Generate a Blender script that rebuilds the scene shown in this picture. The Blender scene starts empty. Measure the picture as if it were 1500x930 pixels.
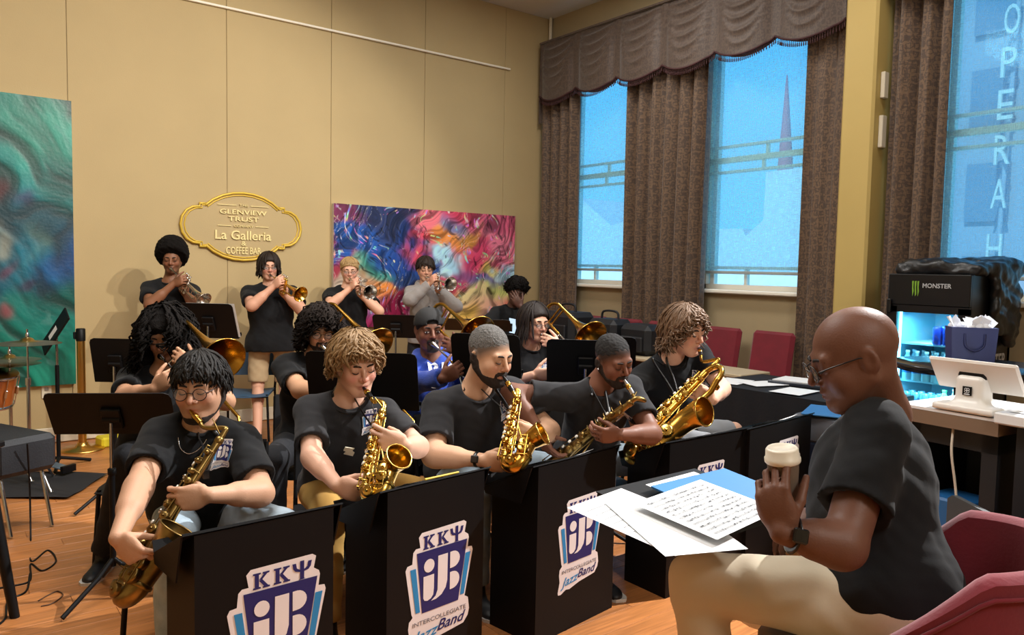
import bpy, math, random
import numpy as np
from mathutils import Vector, Matrix
random.seed(7); rng = np.random.default_rng(7)
SC = bpy.context.scene
COL = SC.collection
def V(*a): return np.array(a[0] if len(a) == 1 else a, float)
def nrm(v):
    v = np.asarray(v, float); return v / max(1e-9, np.linalg.norm(v))
# ------------------------------------------------------------------ camera
F, CX, CY, CAMZ = 1122.0, 750.0, 465.0, 1.62
def _d(px, py): return V(px - CX, CY - py, -F)
_X = nrm(_d(2211, 421)); _Y = _d(-115, 374); _Y = nrm(_Y - _X * (_X @ _Y)); _Z = np.cross(_X, _Y)
RC = np.array([_X, _Y, _Z])                      # camera axes -> room axes (X along the back wall, Y along the windows)
EYE = V(0, 0, CAMZ)
def at(px, py, dep): return EYE + RC @ _d(px, py) * (dep / F)      # a point of the room seen at a pixel, dep metres ahead
def cv(x, y, z=0): return RC @ V(x, y, z)        # direction: right, up, towards the camera
def onfloor(px, py, z=0):
    r = RC @ _d(px, py); return EYE + r * ((z - CAMZ) / r[2])
def toward(M, px, py, L):
    """the point seen at a pixel that lies L metres from M on its camera side"""
    r = RC @ _d(px, py); r = r / np.linalg.norm(r); m = V(M) - EYE; b = r @ m; q = b * b - (m @ m - L * L)
    return EYE + r * (b - math.sqrt(max(q, 0)))
def px_of(P):
    v = RC.T @ (V(P) - EYE); s = F / -v[2]; return CX + v[0] * s, CY - v[1] * s, -v[2]
cam = bpy.data.cameras.new('camera'); cam_o = bpy.data.objects.new('camera', cam); COL.objects.link(cam_o)
M4 = Matrix.Identity(4)
for i in range(3):
    for j in range(3): M4[i][j] = RC[i, j]
M4.translation = Vector(EYE); cam_o.matrix_world = M4
cam.sensor_width = 36; cam.lens = 36 * F / 1500; cam.clip_start = 0.05; cam.clip_end = 500
SC.camera = cam_o
# ------------------------------------------------------------------ light
W_ = bpy.data.worlds.new('sky'); SC.world = W_; W_.use_nodes = True
nt = W_.node_tree; bg = nt.nodes['Background']
tc = nt.nodes.new('ShaderNodeTexCoord'); sx = nt.nodes.new('ShaderNodeSeparateXYZ'); rp = nt.nodes.new('ShaderNodeValToRGB')
nt.links.new(tc.outputs['Generated'], sx.inputs[0]); nt.links.new(sx.outputs['Z'], rp.inputs[0]); nt.links.new(rp.outputs[0], bg.inputs[0])
rp.color_ramp.elements[0].color = (0.26, 0.62, 0.92, 1); rp.color_ramp.elements[0].position = 0.0
rp.color_ramp.elements[1].color = (0.09, 0.40, 0.86, 1); rp.color_ramp.elements[1].position = 0.6
bg.inputs[1].default_value = 1.6
SC.view_settings.view_transform = 'Standard'; SC.view_settings.look = 'None'; SC.view_settings.gamma = 1
SC.view_settings.exposure = 0.0; SC.view_settings.use_curve_mapping = False
SC.cycles.max_bounces = 6; SC.cycles.diffuse_bounces = 3; SC.cycles.transparent_max_bounces = 12; SC.cycles.sample_clamp_indirect = 4
SC.cycles.use_denoising = True
def lamp(name, kind, loc, power, color, target=None, size=0.1, angle=60, blend=0.3, size_y=None):
    l = bpy.data.lights.new(name, kind); o = bpy.data.objects.new(name, l); COL.objects.link(o)
    l.energy = power; l.color = color; o.location = loc
    if kind == 'SPOT': l.shadow_soft_size = size; l.spot_size = math.radians(angle); l.spot_blend = blend
    if kind == 'AREA':
        l.shape = 'RECTANGLE'; l.size = size; l.size_y = size_y or size
    if target is not None:
        o.rotation_euler = (Vector(target) - Vector(loc)).to_track_quat('-Z', 'Y').to_euler()
    return o
lamp('ceiling_fill', 'AREA', (1.2, 3.6, 4.75), 195, (1.0, .97, .92), size=2.2, size_y=2.2)  # unseen overhead panel, added for ambient fill
lamp('soft_fill_light', 'POINT', (1.6, -1.2, 3.3), 150, (1.0, .97, .93)).data.shadow_soft_size = .35  # unseen point lamp added to lift the ceiling and soften shadows
lamp('track_and_key_spot', 'SPOT', (3.7, 1.4, 4.6), 600, (1.0, .94, .84), (1.9, 7.2, 1.5), size=.05, angle=62, blend=.4)
lamp('track_and_key_spot', 'SPOT', (2.9, 1.5, 4.6), 420, (1.0, .92, .80), (1.0, 7.0, 1.6), size=.05, angle=66, blend=.5)
lamp('track_and_key_spot', 'SPOT', (5.6, 1.5, 4.5), 2000, (1.0, .98, .96), (1.9, 2.3, 1.0), size=.03, angle=50, blend=.25)  # added key spot standing in for sunlight from the window side
lamp('ceiling_fill', 'AREA', (4.7, 5.2, 4.76), 60, (1.0, .96, .9), size=.6, size_y=.6)  # unseen lamp added to top-light the valance folds
lamp('ceiling_fill', 'AREA', (4.9, 2.6, 4.76), 30, (1.0, .96, .9), size=.6, size_y=.6)  # another unseen lamp added over the window side

# ------------------------------------------------------------------ materials
def lin(c):
    if isinstance(c, str):
        c = c.lstrip('#'); c = [int(c[i:i + 2], 16) / 255 for i in (0, 2, 4)]
    return tuple(x / 12.92 if x <= 0.04045 else ((x + 0.055) / 1.055) ** 2.4 for x in c)
MATS = {}
def mat(name, col, rough=0.6, metal=0.0, bump=0.0, bscale=60.0, vary=0.0, vscale=4.0, attr=False, emit=0.0, alpha=1.0, trans=0.0, stretch=None, rand=0.0, sheen=0.0, spec=None, coat=0.0):
    if name in MATS: return MATS[name]
    m = bpy.data.materials.new(name); m.use_nodes = True; t = m.node_tree; b = t.nodes['Principled BSDF']; L = t.links.new
    rgb = lin(col); b.inputs['Base Color'].default_value = (*rgb, 1)
    b.inputs['Roughness'].default_value = rough; b.inputs['Metallic'].default_value = metal
    if sheen: b.inputs['Sheen Weight'].default_value = sheen
    if coat: b.inputs['Coat Weight'].default_value = coat
    if spec is not None: b.inputs['Specular IOR Level'].default_value = spec
    if alpha < 1: b.inputs['Alpha'].default_value = alpha
    if trans: b.inputs['Transmission Weight'].default_value = trans
    if emit:
        b.inputs['Emission Color'].default_value = (*rgb, 1); b.inputs['Emission Strength'].default_value = emit
    src = None
    if attr:
        a = t.nodes.new('ShaderNodeAttribute'); a.attribute_name = 'Col'; src = a.outputs['Color']
    if vary or bump:
        tcn = t.nodes.new('ShaderNodeTexCoord'); co = tcn.outputs['Object']
        if stretch:
            mp = t.nodes.new('ShaderNodeMapping'); mp.inputs['Scale'].default_value = stretch; L(co, mp.inputs[0]); co = mp.outputs[0]
        if rand:
            oi = t.nodes.new('ShaderNodeObjectInfo'); ad = t.nodes.new('ShaderNodeVectorMath'); ad.operation = 'MULTIPLY_ADD'
            L(oi.outputs['Random'], ad.inputs[0]); ad.inputs[1].default_value = (31, 17, 23); L(co, ad.inputs[2]); co = ad.outputs[0]
    if vary:
        n = t.nodes.new('ShaderNodeTexNoise'); n.inputs['Scale'].default_value = vscale; n.inputs['Detail'].default_value = 5; L(co, n.inputs['Vector'])
        mr = t.nodes.new('ShaderNodeMapRange'); mr.inputs[1].default_value = 0.3; mr.inputs[2].default_value = 0.7
        mr.inputs[3].default_value = 1 - vary; mr.inputs[4].default_value = 1 + vary; L(n.outputs[0], mr.inputs[0]); f = mr.outputs[0]
        if rand:
            m2 = t.nodes.new('ShaderNodeMapRange'); m2.inputs[3].default_value = 1 - rand; m2.inputs[4].default_value = 1 + rand
            L(oi.outputs['Random'], m2.inputs[0]); mm = t.nodes.new('ShaderNodeMath'); mm.operation = 'MULTIPLY'; L(f, mm.inputs[0]); L(m2.outputs[0], mm.inputs[1]); f = mm.outputs[0]
        mx = t.nodes.new('ShaderNodeVectorMath'); mx.operation = 'SCALE'
        if src: L(src, mx.inputs[0])
        else: mx.inputs[0].default_value = rgb
        L(f, mx.inputs['Scale']); src = mx.outputs[0]
    if src: L(src, b.inputs['Base Color'])
    if bump:
        n2 = t.nodes.new('ShaderNodeTexNoise'); n2.inputs['Scale'].default_value = bscale; n2.inputs['Detail'].default_value = 3; L(co, n2.inputs['Vector'])
        bp = t.nodes.new('ShaderNodeBump'); bp.inputs['Strength'].default_value = bump; bp.inputs['Distance'].default_value = 0.01
        L(n2.outputs[0], bp.inputs['Height']); L(bp.outputs[0], b.inputs['Normal'])
    MATS[name] = m; return m
# ------------------------------------------------------------------ objects
def tag(o, label=None, cat=None, group=None, kind=None):
    if label: o['label'] = label
    if cat: o['category'] = cat
    if group: o['group'] = group
    if kind: o['kind'] = kind
    return o
def thing(name, label, cat, loc=(0, 0, 0), rz=0.0, group=None):
    o = bpy.data.objects.new(name, None); COL.objects.link(o); o.location = Vector([float(x) for x in loc]); o.rotation_euler[2] = rz
    o.empty_display_size = 0.1
    return tag(o, label, cat, group)
def base_of(p):
    b = V(0, 0, 0)
    while p is not None: b = b + V(p.location); p = p.parent
    return b
def link(name, me, parent=None, loc=None):
    o = bpy.data.objects.new(name, me); COL.objects.link(o)
    if parent is not None: o.parent = parent
    if loc is not None: o.location = Vector([float(x) for x in loc])
    return o
def mesh_np(name, verts, faces_flat, sizes, mats=(), midx=None, smooth=True):
    me = bpy.data.meshes.new(name); nv = len(verts)
    me.vertices.add(nv); me.vertices.foreach_set('co', np.asarray(verts, np.float32).ravel())
    me.loops.add(len(faces_flat)); me.loops.foreach_set('vertex_index', np.asarray(faces_flat, np.int32))
    sizes = np.asarray(sizes, np.int32); st = np.concatenate([[0], np.cumsum(sizes)[:-1]]).astype(np.int32)
    me.polygons.add(len(sizes)); me.polygons.foreach_set('loop_start', st)
    try: me.polygons.foreach_set('loop_total', sizes)
    except Exception: pass
    for m in mats: me.materials.append(m)
    if midx is not None: me.polygons.foreach_set('material_index', np.asarray(midx, np.int32))
    if smooth is True: me.polygons.foreach_set('use_smooth', np.ones(len(sizes), bool))
    elif smooth is not False: me.polygons.foreach_set('use_smooth', np.asarray(smooth, bool))
    me.update(calc_edges=True); return me
def frame(z, up=(0, 0, 1)):
    z = nrm(z); up = V(up)
    if abs(z @ nrm(up)) > 0.98: up = V(1, 0, 0) if abs(z[0]) < 0.9 else V(0, 1, 0)
    x = nrm(np.cross(up, z)); y = np.cross(z, x); return np.array([x, y, z]).T   # columns
def rotz(a): c, s = math.cos(a), math.sin(a); return np.array([[c, -s, 0], [s, c, 0], [0, 0, 1.]])
class MB:
    """collects shapes into one mesh (local or room coordinates)"""
    def __init__(s): s.v = []; s.f = []; s.m = []; s.s = []
    def add(s, vs, fs, mi=0, sm=False):
        b = len(s.v); s.v += [tuple(float(c) for c in p) for p in vs]
        for f in fs: s.f.append([b + i for i in f]); s.m.append(mi); s.s.append(sm)
        return s
    def box(s, c, size, R=None, mi=0, bev=0.0, taper=None):
        c = V(c); h = V(size) / 2; R = np.eye(3) if R is None else R
        if bev <= 0:
            P = [(x, y, z) for x in (-1, 1) for y in (-1, 1) for z in (-1, 1)]
            vs = []
            for p in P:
                q = V(p) * h
                if taper and p[2] > 0: q = q * V(taper[0], taper[1], 1)
                vs.append(c + R @ q)
            return s.add(vs, [(0, 1, 3, 2), (4, 6, 7, 5), (0, 4, 5, 1), (2, 3, 7, 6), (0, 2, 6, 4), (1, 5, 7, 3)], mi)
        b = min(bev, h.min() * 0.95); vs = []; idx = {}
        for sx_ in (-1, 1):
            for sy in (-1, 1):
                for sz in (-1, 1):
                    for a in range(3):
                        q = V(sx_, sy, sz) * (h - b); q[a] += (sx_, sy, sz)[a] * b
                        idx[(sx_, sy, sz, a)] = len(vs)
                        if taper and sz > 0: q = q * V(taper[0], taper[1], 1)
                        vs.append(c + R @ q)
        fs = []
        for a in range(3):
            u, w = (a + 1) % 3, (a + 2) % 3
            for sg in (-1, 1):
                f = []
                for (p, q) in ((-1, -1), (1, -1), (1, 1), (-1, 1)):
                    k = [0, 0, 0]; k[a] = sg; k[u] = p; k[w] = q; f.append(idx[(*k, a)])
                fs.append(f if sg > 0 else f[::-1])
        for a in range(3):
            u, w = (a + 1) % 3, (a + 2) % 3
            for p in (-1, 1):
                for q in (-1, 1):
                    k0 = [0, 0, 0]; k0[u] = p; k0[w] = q; k1 = list(k0); k0[a] = -1; k1[a] = 1
                    f = [idx[(*k0, u)], idx[(*k1, u)], idx[(*k1, w)], idx[(*k0, w)]]
                    fs.append(f if p * q < 0 else f[::-1])
        for sx_ in (-1, 1):
            for sy in (-1, 1):
                for sz in (-1, 1):
                    f = [idx[(sx_, sy, sz, a)] for a in range(3)]
                    fs.append(f if sx_ * sy * sz > 0 else f[::-1])
        return s.add(vs, fs, mi)
    def tube(s, pts, r, n=10, mi=0, caps=True, closed=False, flat=1.0, up=None):
        pts = [V(p) for p in pts]; k = len(pts); rs = r if hasattr(r, '__len__') else [r] * k
        vs = []; prev = None
        for i in range(k):
            if closed: t = pts[(i + 1) % k] - pts[i - 1]
            else: t = pts[min(i + 1, k - 1)] - pts[max(i - 1, 0)]
            t = nrm(t)
            if prev is None: Rm = frame(t, up if up is not None else (0, 0, 1)); x = Rm[:, 0]
            else:
                x = prev - t * (prev @ t); x = nrm(x)
            prev = x; y = np.cross(t, x)
            for j in range(n):
                a = 2 * math.pi * j / n; vs.append(pts[i] + rs[i] * (x * math.cos(a) + y * math.sin(a) * flat))
        fs = []
        for i in range(k if closed else k - 1):
            i2 = (i + 1) % k
            for j in range(n):
                j2 = (j + 1) % n; fs.append((i * n + j, i * n + j2, i2 * n + j2, i2 * n + j))
        s.add(vs, fs, mi, True)
        if caps and not closed:
            s.add(vs[:n], [list(range(n))[::-1]], mi); s.add(vs[-n:], [list(range(n))], mi)
        return s
    def lathe(s, c, prof, axis=(0, 0, 1), n=20, mi=0, cap0=True, cap1=True, sm=True, arc=None, up=(0, 0, 1)):
        c = V(c); Rm = frame(axis, up); vs = []
        for (r, z) in prof:
            for j in range(n):
                a = 2 * math.pi * j / n; vs.append(c + Rm @ V(r * math.cos(a), r * math.sin(a), z))
        fs = [(i * n + j, i * n + (j + 1) % n, (i + 1) * n + (j + 1) % n, (i + 1) * n + j) for i in range(len(prof) - 1) for j in range(n)]
        s.add(vs, fs, mi, sm)
        if cap0 and prof[0][0] > 1e-5: s.add(vs[:n], [list(range(n))[::-1]], mi)
        if cap1 and prof[-1][0] > 1e-5: s.add(vs[-n:], [list(range(n))], mi)
        return s
    def ell(s, c, r, R=None, n=12, m=8, mi=0):
        c = V(c); R = np.eye(3) if R is None else R; r = V(r) if hasattr(r, '__len__') else V(r, r, r); vs = []
        for i in range(m + 1):
            t = math.pi * i / m
            for j in range(n):
                a = 2 * math.pi * j / n; vs.append(c + R @ (r * V(math.sin(t) * math.cos(a), math.sin(t) * math.sin(a), -math.cos(t))))
        return s.add(vs, [(i * n + j, i * n + (j + 1) % n, (i + 1) * n + (j + 1) % n, (i + 1) * n + j) for i in range(m) for j in range(n)], mi, True)
    def prism(s, poly, d0, d1, O, ux, uy, mi=0, sides=True):
        """2-D polygon in the plane O,ux,uy extruded from d0 to d1 along its normal"""
        O, ux, uy = V(O), V(ux), V(uy); nz = np.cross(ux, uy); n = len(poly)
        A = [O + ux * p[0] + uy * p[1] + nz * d0 for p in poly]; B = [O + ux * p[0] + uy * p[1] + nz * d1 for p in poly]
        fs = [list(range(n))[::-1], list(range(n, 2 * n))]
        if sides: fs += [(i, (i + 1) % n, n + (i + 1) % n, n + i) for i in range(n)]
        return s.add(A + B, fs, mi)
    def grid(s, fn, nu, nv, mi=0, sm=True, closeu=False):
        vs = [fn(i / nu, j / nv) for i in range(nu + 1) for j in range(nv + 1)]
        return s.add(vs, [(i * (nv + 1) + j, (i + 1) * (nv + 1) + j, (i + 1) * (nv + 1) + j + 1, i * (nv + 1) + j + 1) for i in range(nu) for j in range(nv)], mi, sm)
    def mesh(s, name, mats, off=None):
        v = np.array(s.v, float)
        if off is not None: v = v - off
        ff = [i for f in s.f for i in f]
        return mesh_np(name, v, ff, [len(f) for f in s.f], mats if isinstance(mats, (list, tuple)) else [mats], s.m, s.s)
    def build(s, name, mats, parent=None, world=True, loc=None):
        """world=True: shapes were given in room coordinates; the parents carry no rotation"""
        off = base_of(parent) if (world and parent is not None) else None
        if off is None and world and parent is None:
            v = np.array(s.v); off = V((v[:, 0].min() + v[:, 0].max()) / 2, (v[:, 1].min() + v[:, 1].max()) / 2, v[:, 2].min())
            if loc is None: return link(name, s.mesh(name, mats, off), None, off)
        return link(name, s.mesh(name, mats, off), parent, loc)
def arcpts(c, r, a0, a1, n, ux, uy):
    return [V(c) + r * (V(ux) * math.cos(a0 + (a1 - a0) * i / n) + V(uy) * math.sin(a0 + (a1 - a0) * i / n)) for i in range(n + 1)]
def spline(P, n=8):
    P = [V(p) for p in P]; P = [2 * P[0] - P[1]] + P + [2 * P[-1] - P[-2]]; out = []
    for i in range(1, len(P) - 2):
        for k in range(n):
            t = k / n; a, b, c, d = P[i - 1:i + 3]
            out.append(0.5 * (2 * b + (c - a) * t + (2 * a - 5 * b + 4 * c - d) * t * t + (3 * b - a - 3 * c + d) * t ** 3))
    out.append(P[-2]); return out
def text_polys(txt, size=1.0, shear=0.0, bold=0.0, spacing=1.0, align='CENTER'):
    """outline text as triangles: (verts Nx2, faces)"""
    cu = bpy.data.curves.new('t', 'FONT'); cu.body = txt; cu.size = size; cu.shear = shear; cu.offset = bold; cu.space_character = spacing; cu.align_x = align
    cu.resolution_u = 3; cu.fill_mode = 'FRONT' if hasattr(cu, 'fill_mode') else cu.fill_mode
    o = bpy.data.objects.new('t', cu); COL.objects.link(o); dg = bpy.context.evaluated_depsgraph_get(); dg.update()
    me = bpy.data.meshes.new_from_object(o.evaluated_get(dg)); v = np.array([p.co[:2] for p in me.vertices]); f = [list(p.vertices) for p in me.polygons]
    bpy.data.objects.remove(o); bpy.data.curves.remove(cu); bpy.data.meshes.remove(me)
    return v, f
def add_text(mb, txt, O, ux, uy, size, depth=0.0, mi=0, width=None, height=None, **kw):
    v, f = text_polys(txt, 1.0, **kw)
    w = v[:, 0].max() - v[:, 0].min(); cx = (v[:, 0].max() + v[:, 0].min()) / 2; h = v[:, 1].max() - v[:, 1].min(); y0 = v[:, 1].min()
    kx = ky = size
    if width: kx = width / w; ky = (height / h) if height else kx
    ux, uy = V(ux), V(uy); nz = np.cross(ux, uy)
    P = [V(O) + ux * ((p[0] - cx) * kx) + uy * ((p[1] - y0) * ky) + nz * depth for p in v]
    mb.add(P, f, mi)
    if depth > 0.0015:                                        # raised letters get sides
        from collections import Counter
        ec = Counter()
        for q in f:
            for i in range(len(q)): ec[(q[i], q[(i + 1) % len(q)])] += 1
        Q = [p - nz * depth for p in P]; n = len(P)
        mb.add(P + Q, [(b, a, a + n, b + n) for (a, b) in ec if (b, a) not in ec], mi)
    return mb
# ------------------------------------------------------------------ distance-field bodies
class Fld:
    """list of distance shapes joined by smooth union / difference, polygonised with surface nets"""
    def __init__(s): s.p = []; s.disp = None; s.dm = 0.0
    def _a(s, op, c, R, fn, k): s.p.append((op, None if c is None else V(c), R, fn, k)); return s
    def cone(s, a, b, r1, r2=None, k=0.01, op='u', flat=None):
        a = V(a).astype(np.float32); b = V(b).astype(np.float32); r2 = r1 if r2 is None else r2; ba = b - a; L2 = max(1e-9, float(ba @ ba))
        def fn(P):
            pa = P - a; t = np.clip((pa @ ba) / L2, 0, 1); q = pa - t[:, None] * ba
            if flat is not None:
                n, f = flat; n_ = n.astype(np.float32); q = q + np.outer(q @ n_, n_) * (1 / f - 1)
            return np.sqrt((q * q).sum(1)) - (r1 + t * (r2 - r1))
        return s._a(op, (a + b) / 2, float(np.linalg.norm(ba)) / 2 + max(r1, r2), fn, k)
    def ccut(s, a, b, r1, r2, k=0.0, op='u'):
        """tapered cylinder, round at a, cut flat at b"""
        a = V(a).astype(np.float32); b = V(b).astype(np.float32); ba = b - a; L = float(np.linalg.norm(ba)); u = ba / L
        def fn(P):
            pa = P - a; z = pa @ u; q = pa - np.maximum(z, 0)[:, None] * u; t = np.clip(z / L, 0, 1)
            return np.maximum(np.sqrt((q * q).sum(1)) - (r1 + t * (r2 - r1)), z - L)
        return s._a(op, (a + b) / 2, L / 2 + 1.5 * max(r1, r2), fn, k)
    def ell(s, c, r, R=None, k=0.01, op='u'):
        c = V(c).astype(np.float32); r = np.asarray(r, np.float32) if hasattr(r, '__len__') else np.full(3, r, np.float32)
        Rm = np.eye(3, dtype=np.float32) if R is None else np.asarray(R, np.float32)
        def fn(P):
            q = (P - c) @ Rm; k0 = np.sqrt(((q / r) ** 2).sum(1)); k1 = np.sqrt(((q / (r * r)) ** 2).sum(1))
            return k0 * (k0 - 1) / np.maximum(k1, 1e-6)
        return s._a(op, c, float(r.max()), fn, k)
    def rbox(s, c, h, rad, R=None, k=0.0, op='u'):
        c = V(c).astype(np.float32); h = np.asarray(h, np.float32) - rad; Rm = np.eye(3, dtype=np.float32) if R is None else np.asarray(R, np.float32)
        def fn(P):
            q = np.abs((P - c) @ Rm) - h; return np.sqrt((np.maximum(q, 0) ** 2).sum(1)) + np.minimum(q.max(1), 0) - rad
        return s._a(op, c, float(np.linalg.norm(h)) + rad, fn, k)
    def plane(s, o, n, k=0.0):            # keep the side the normal points away from
        o = V(o).astype(np.float32); n = nrm(n).astype(np.float32)
        return s._a('i', None, 0, lambda P: (P - o) @ n, k)
    @staticmethod
    def comb(op, D, d, k):
        if op == 'u':
            if k <= 0: return np.minimum(D, d)
            h = np.maximum(k - np.abs(D - d), 0) / k; return np.minimum(D, d) - h * h * k * 0.25
        if op == 's': d = -d
        if k <= 0: return np.maximum(D, d)
        h = np.maximum(k - np.abs(D - d), 0) / k; return np.maximum(D, d) + h * h * k * 0.25
    def ev(s, P):
        P = np.asarray(P, np.float32); D = np.full(len(P), 1.0, np.float32)
        for (op, c, R, fn, k) in s.p: D = s.comb(op, D, fn(P), k)
        if s.disp: D = D + s.disp(P)
        return D
    def polygonise(s, h):
        B = 12; S = B * h; blocks = set(); mg = s.dm + 0.012
        for (op, c, R, fn, k) in s.p:
            if op != 'u': continue
            lo = np.floor((c - R - mg) / S).astype(int); hi = np.floor((c + R + mg) / S).astype(int)
            for i in range(lo[0], hi[0] + 1):
                for j in range(lo[1], hi[1] + 1):
                    for l in range(lo[2], hi[2] + 1): blocks.add((i, j, l))
        bl = np.array(sorted(blocks)); ce = (bl + 0.5) * S; hd = S * 0.87
        D0 = np.full(len(bl), 1.0, np.float32); cf = ce.astype(np.float32)
        for (op, c, R, fn, k) in s.p: D0 = s.comb(op, D0, fn(cf), k)
        keep = np.abs(D0) < hd * 1.5 + mg; bl = bl[keep]; ce = ce[keep]
        g = np.arange(B + 1) * h; off = np.array(np.meshgrid(g, g, g, indexing='ij')).reshape(3, -1).T.astype(np.float32)
        n1 = B + 1; org = (bl * S).astype(np.float32); D = np.full((len(bl), n1 ** 3), 1.0, np.float32)
        for (op, c, R, fn, k) in s.p:
            if c is None: idx = np.arange(len(bl))
            else: idx = np.nonzero(np.linalg.norm(ce - c, axis=1) < R + k + hd + mg)[0]
            if not len(idx): continue
            for q in range(0, len(idx), 150):
                ii = idx[q:q + 150]; P = (org[ii][:, None, :] + off[None]).reshape(-1, 3)
                D[ii] = s.comb(op, D[ii], fn(P).reshape(len(ii), -1), k)
        if s.disp:
            for q in range(0, len(bl), 150):
                P = (org[q:q + 150][:, None, :] + off[None]).reshape(-1, 3); D[q:q + 150] += s.disp(P).reshape(-1, n1 ** 3)
        D = D.reshape(-1, n1, n1, n1); D[D == 0] = 1e-6
        neg = D < 0; cs = [(a, b, c) for a in (0, 1) for b in (0, 1) for c in (0, 1)]
        cnt = sum(neg[:, a:a + B, b:b + B, c:c + B].astype(np.int8) for a, b, c in cs)
        bi, i, j, l = np.nonzero((cnt > 0) & (cnt < 8))
        vals = np.stack([D[bi, i + a, j + b, l + c] for a, b, c in cs], 1)
        acc = np.zeros((len(bi), 3), np.float32); num = np.zeros(len(bi), np.float32); csn = np.array(cs, np.float32)
        for p in range(8):
            for q in range(p + 1, 8):
                if np.abs(csn[p] - csn[q]).sum() != 1: continue
                m = (vals[:, p] < 0) != (vals[:, q] < 0); t = vals[:, p] / np.where(m, vals[:, p] - vals[:, q], 1)
                acc += np.where(m[:, None], csn[p] + t[:, None] * (csn[q] - csn[p]), 0); num += m
        cell = bl[bi] * B + np.stack([i, j, l], 1); vert = (cell + acc / num[:, None]) * h
        OFS = 1 << 19
        def cid(c): return ((c[..., 0] + OFS).astype(np.int64) << 40) | ((c[..., 1] + OFS).astype(np.int64) << 20) | (c[..., 2] + OFS).astype(np.int64)
        ids = cid(cell); o = np.argsort(ids); ids = ids[o]; vert = vert[o]; quads = []
        for a in range(3):
            sl0 = neg[:, :B, :B, :B]; sh = [slice(0, B)] * 3; sh[a] = slice(1, B + 1); sl1 = neg[:, sh[0], sh[1], sh[2]]
            e = np.nonzero(sl0 != sl1); inside = sl0[e]; p = bl[e[0]] * B + np.stack(e[1:], 1); u, w = (a + 1) % 3, (a + 2) % 3
            q = []
            for (du, dw) in ((-1, -1), (0, -1), (0, 0), (-1, 0)):
                c = p.copy(); c[:, u] += du; c[:, w] += dw; ci = cid(c); k = np.clip(np.searchsorted(ids, ci), 0, len(ids) - 1)
                q.append(np.where(ids[k] == ci, k, -1))
            q = np.stack(q, 1); q[~inside] = q[~inside][:, ::-1]; quads.append(q[(q >= 0).all(1)])
        return vert.astype(float), np.concatenate(quads)
    def build(s, name, h, m, parent=None, colfn=None):
        v, q = s.polygonise(h); off = base_of(parent) if parent is not None else V(0, 0, 0)
        me = mesh_np(name, v - off, q.ravel(), np.full(len(q), 4), [m])
        if colfn is not None:
            c = colfn(v); a = me.attributes.new('Col', 'FLOAT_COLOR', 'POINT'); a.data.foreach_set('color', np.concatenate([c, np.ones((len(c), 1))], 1).astype(np.float32).ravel())
        return link(name, me, parent)
    def project(s, P, dirn, reach=0.3):
        """march points along dirn onto the surface"""
        P = np.asarray(P, float).copy(); dirn = nrm(dirn); t = np.zeros(len(P))
        for _ in range(40):
            d = s.ev(P + dirn * t[:, None]); t = np.minimum(t + d * 0.8, reach)
        return P + dirn * t[:, None]
def wob(P, fr, ph=0.0):
    x, y, z = P[:, 0], P[:, 1], P[:, 2]
    return (np.sin(fr * x + 1.7 * np.sin(fr * 0.7 * z + ph) + ph) * np.sin(fr * y * 0.9 + 1.3 * np.sin(fr * 0.6 * x + 2 * ph)) + 0.6 * np.sin(fr * 1.9 * (z + 0.5 * x) + 2.0 * np.sin(fr * 0.8 * y) + 3 * ph)) / 1.6
# ------------------------------------------------------------------ people
class Head:
    def __init__(s, pos, yaw, pitch, roll=0, sc=1.0):
        y, p, r = (math.radians(a) for a in (yaw, pitch, roll)); s.pos = V(pos); s.s = sc
        f = cv(math.sin(y) * math.cos(p), -math.sin(p), math.cos(y) * math.cos(p)); x = nrm(np.cross(f, V(0, 0, 1))); z = np.cross(x, f)
        x, z = x * math.cos(r) + z * math.sin(r), z * math.cos(r) - x * math.sin(r)
        s.M = np.array([x, f, z]).T
    def pt(s, x, y, z): return s.pos + s.M @ (V(x, y, z) * s.s)
    def loc(s, P): return ((np.asarray(P) - s.pos) @ s.M) / s.s
def head_shapes(F_, H, fat=1.0, nose=1.0):
    k, R = H.s, H.M
    def e(x, y, z, r, kk=0.015, op='u', R2=None): F_.ell(H.pt(x, y, z), V(r) * k, R if R2 is None else R @ R2, kk * k, op)
    def c(a, b, r1, r2, kk=0.015, op='u'): F_.cone(H.pt(*a), H.pt(*b), r1 * k, r2 * k, kk * k, op)
    e(0, -.015, .03, (.077, .098, .087)); e(0, .03, -.04, (.060 * fat, .058, .078), .03)
    e(0, .072, -.098, (.024 * fat, .02, .017), .03)
    for q in (-1, 1):
        c((q * .058 * fat, -.005, -.045), (q * .02, .066, -.095), .017, .014, .03)
        e(q * .036 * fat, .058, -.03, (.027, .027, .028), .02)
        e(q * .032, .1, .004, (.019, .017, .014), .014, 's')
        e(q * .032, .077, .003, (.0155, .0145, .0135), .004)
        e(q * .078, -.012, -.005, (.010, .021, .032), .006, 'u', rotz(q * .35)); e(q * .088, -.006, -.002, (.006, .011, .019), .006, 's')
    c((-.04, .077, .024), (.04, .077, .024), .010, .010, .02)
    c((0, .088, .014), (0, .110 * nose, -.026), .007, .0105, .012)
    for q in (-1, 1): e(q * .012 * nose, .096, -.031, (.0085, .009, .0075), .008)
    e(0, .084, -.055, (.026, .012, .014), .012)
    e(0, .0925, -.0575, (.021, .0085, .0055), .005); e(0, .0905, -.0695, (.018, .009, .0065), .005)
    c((-.02, .098, -.0635), (.02, .098, -.0635), .002, .002, .004, 's')
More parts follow.
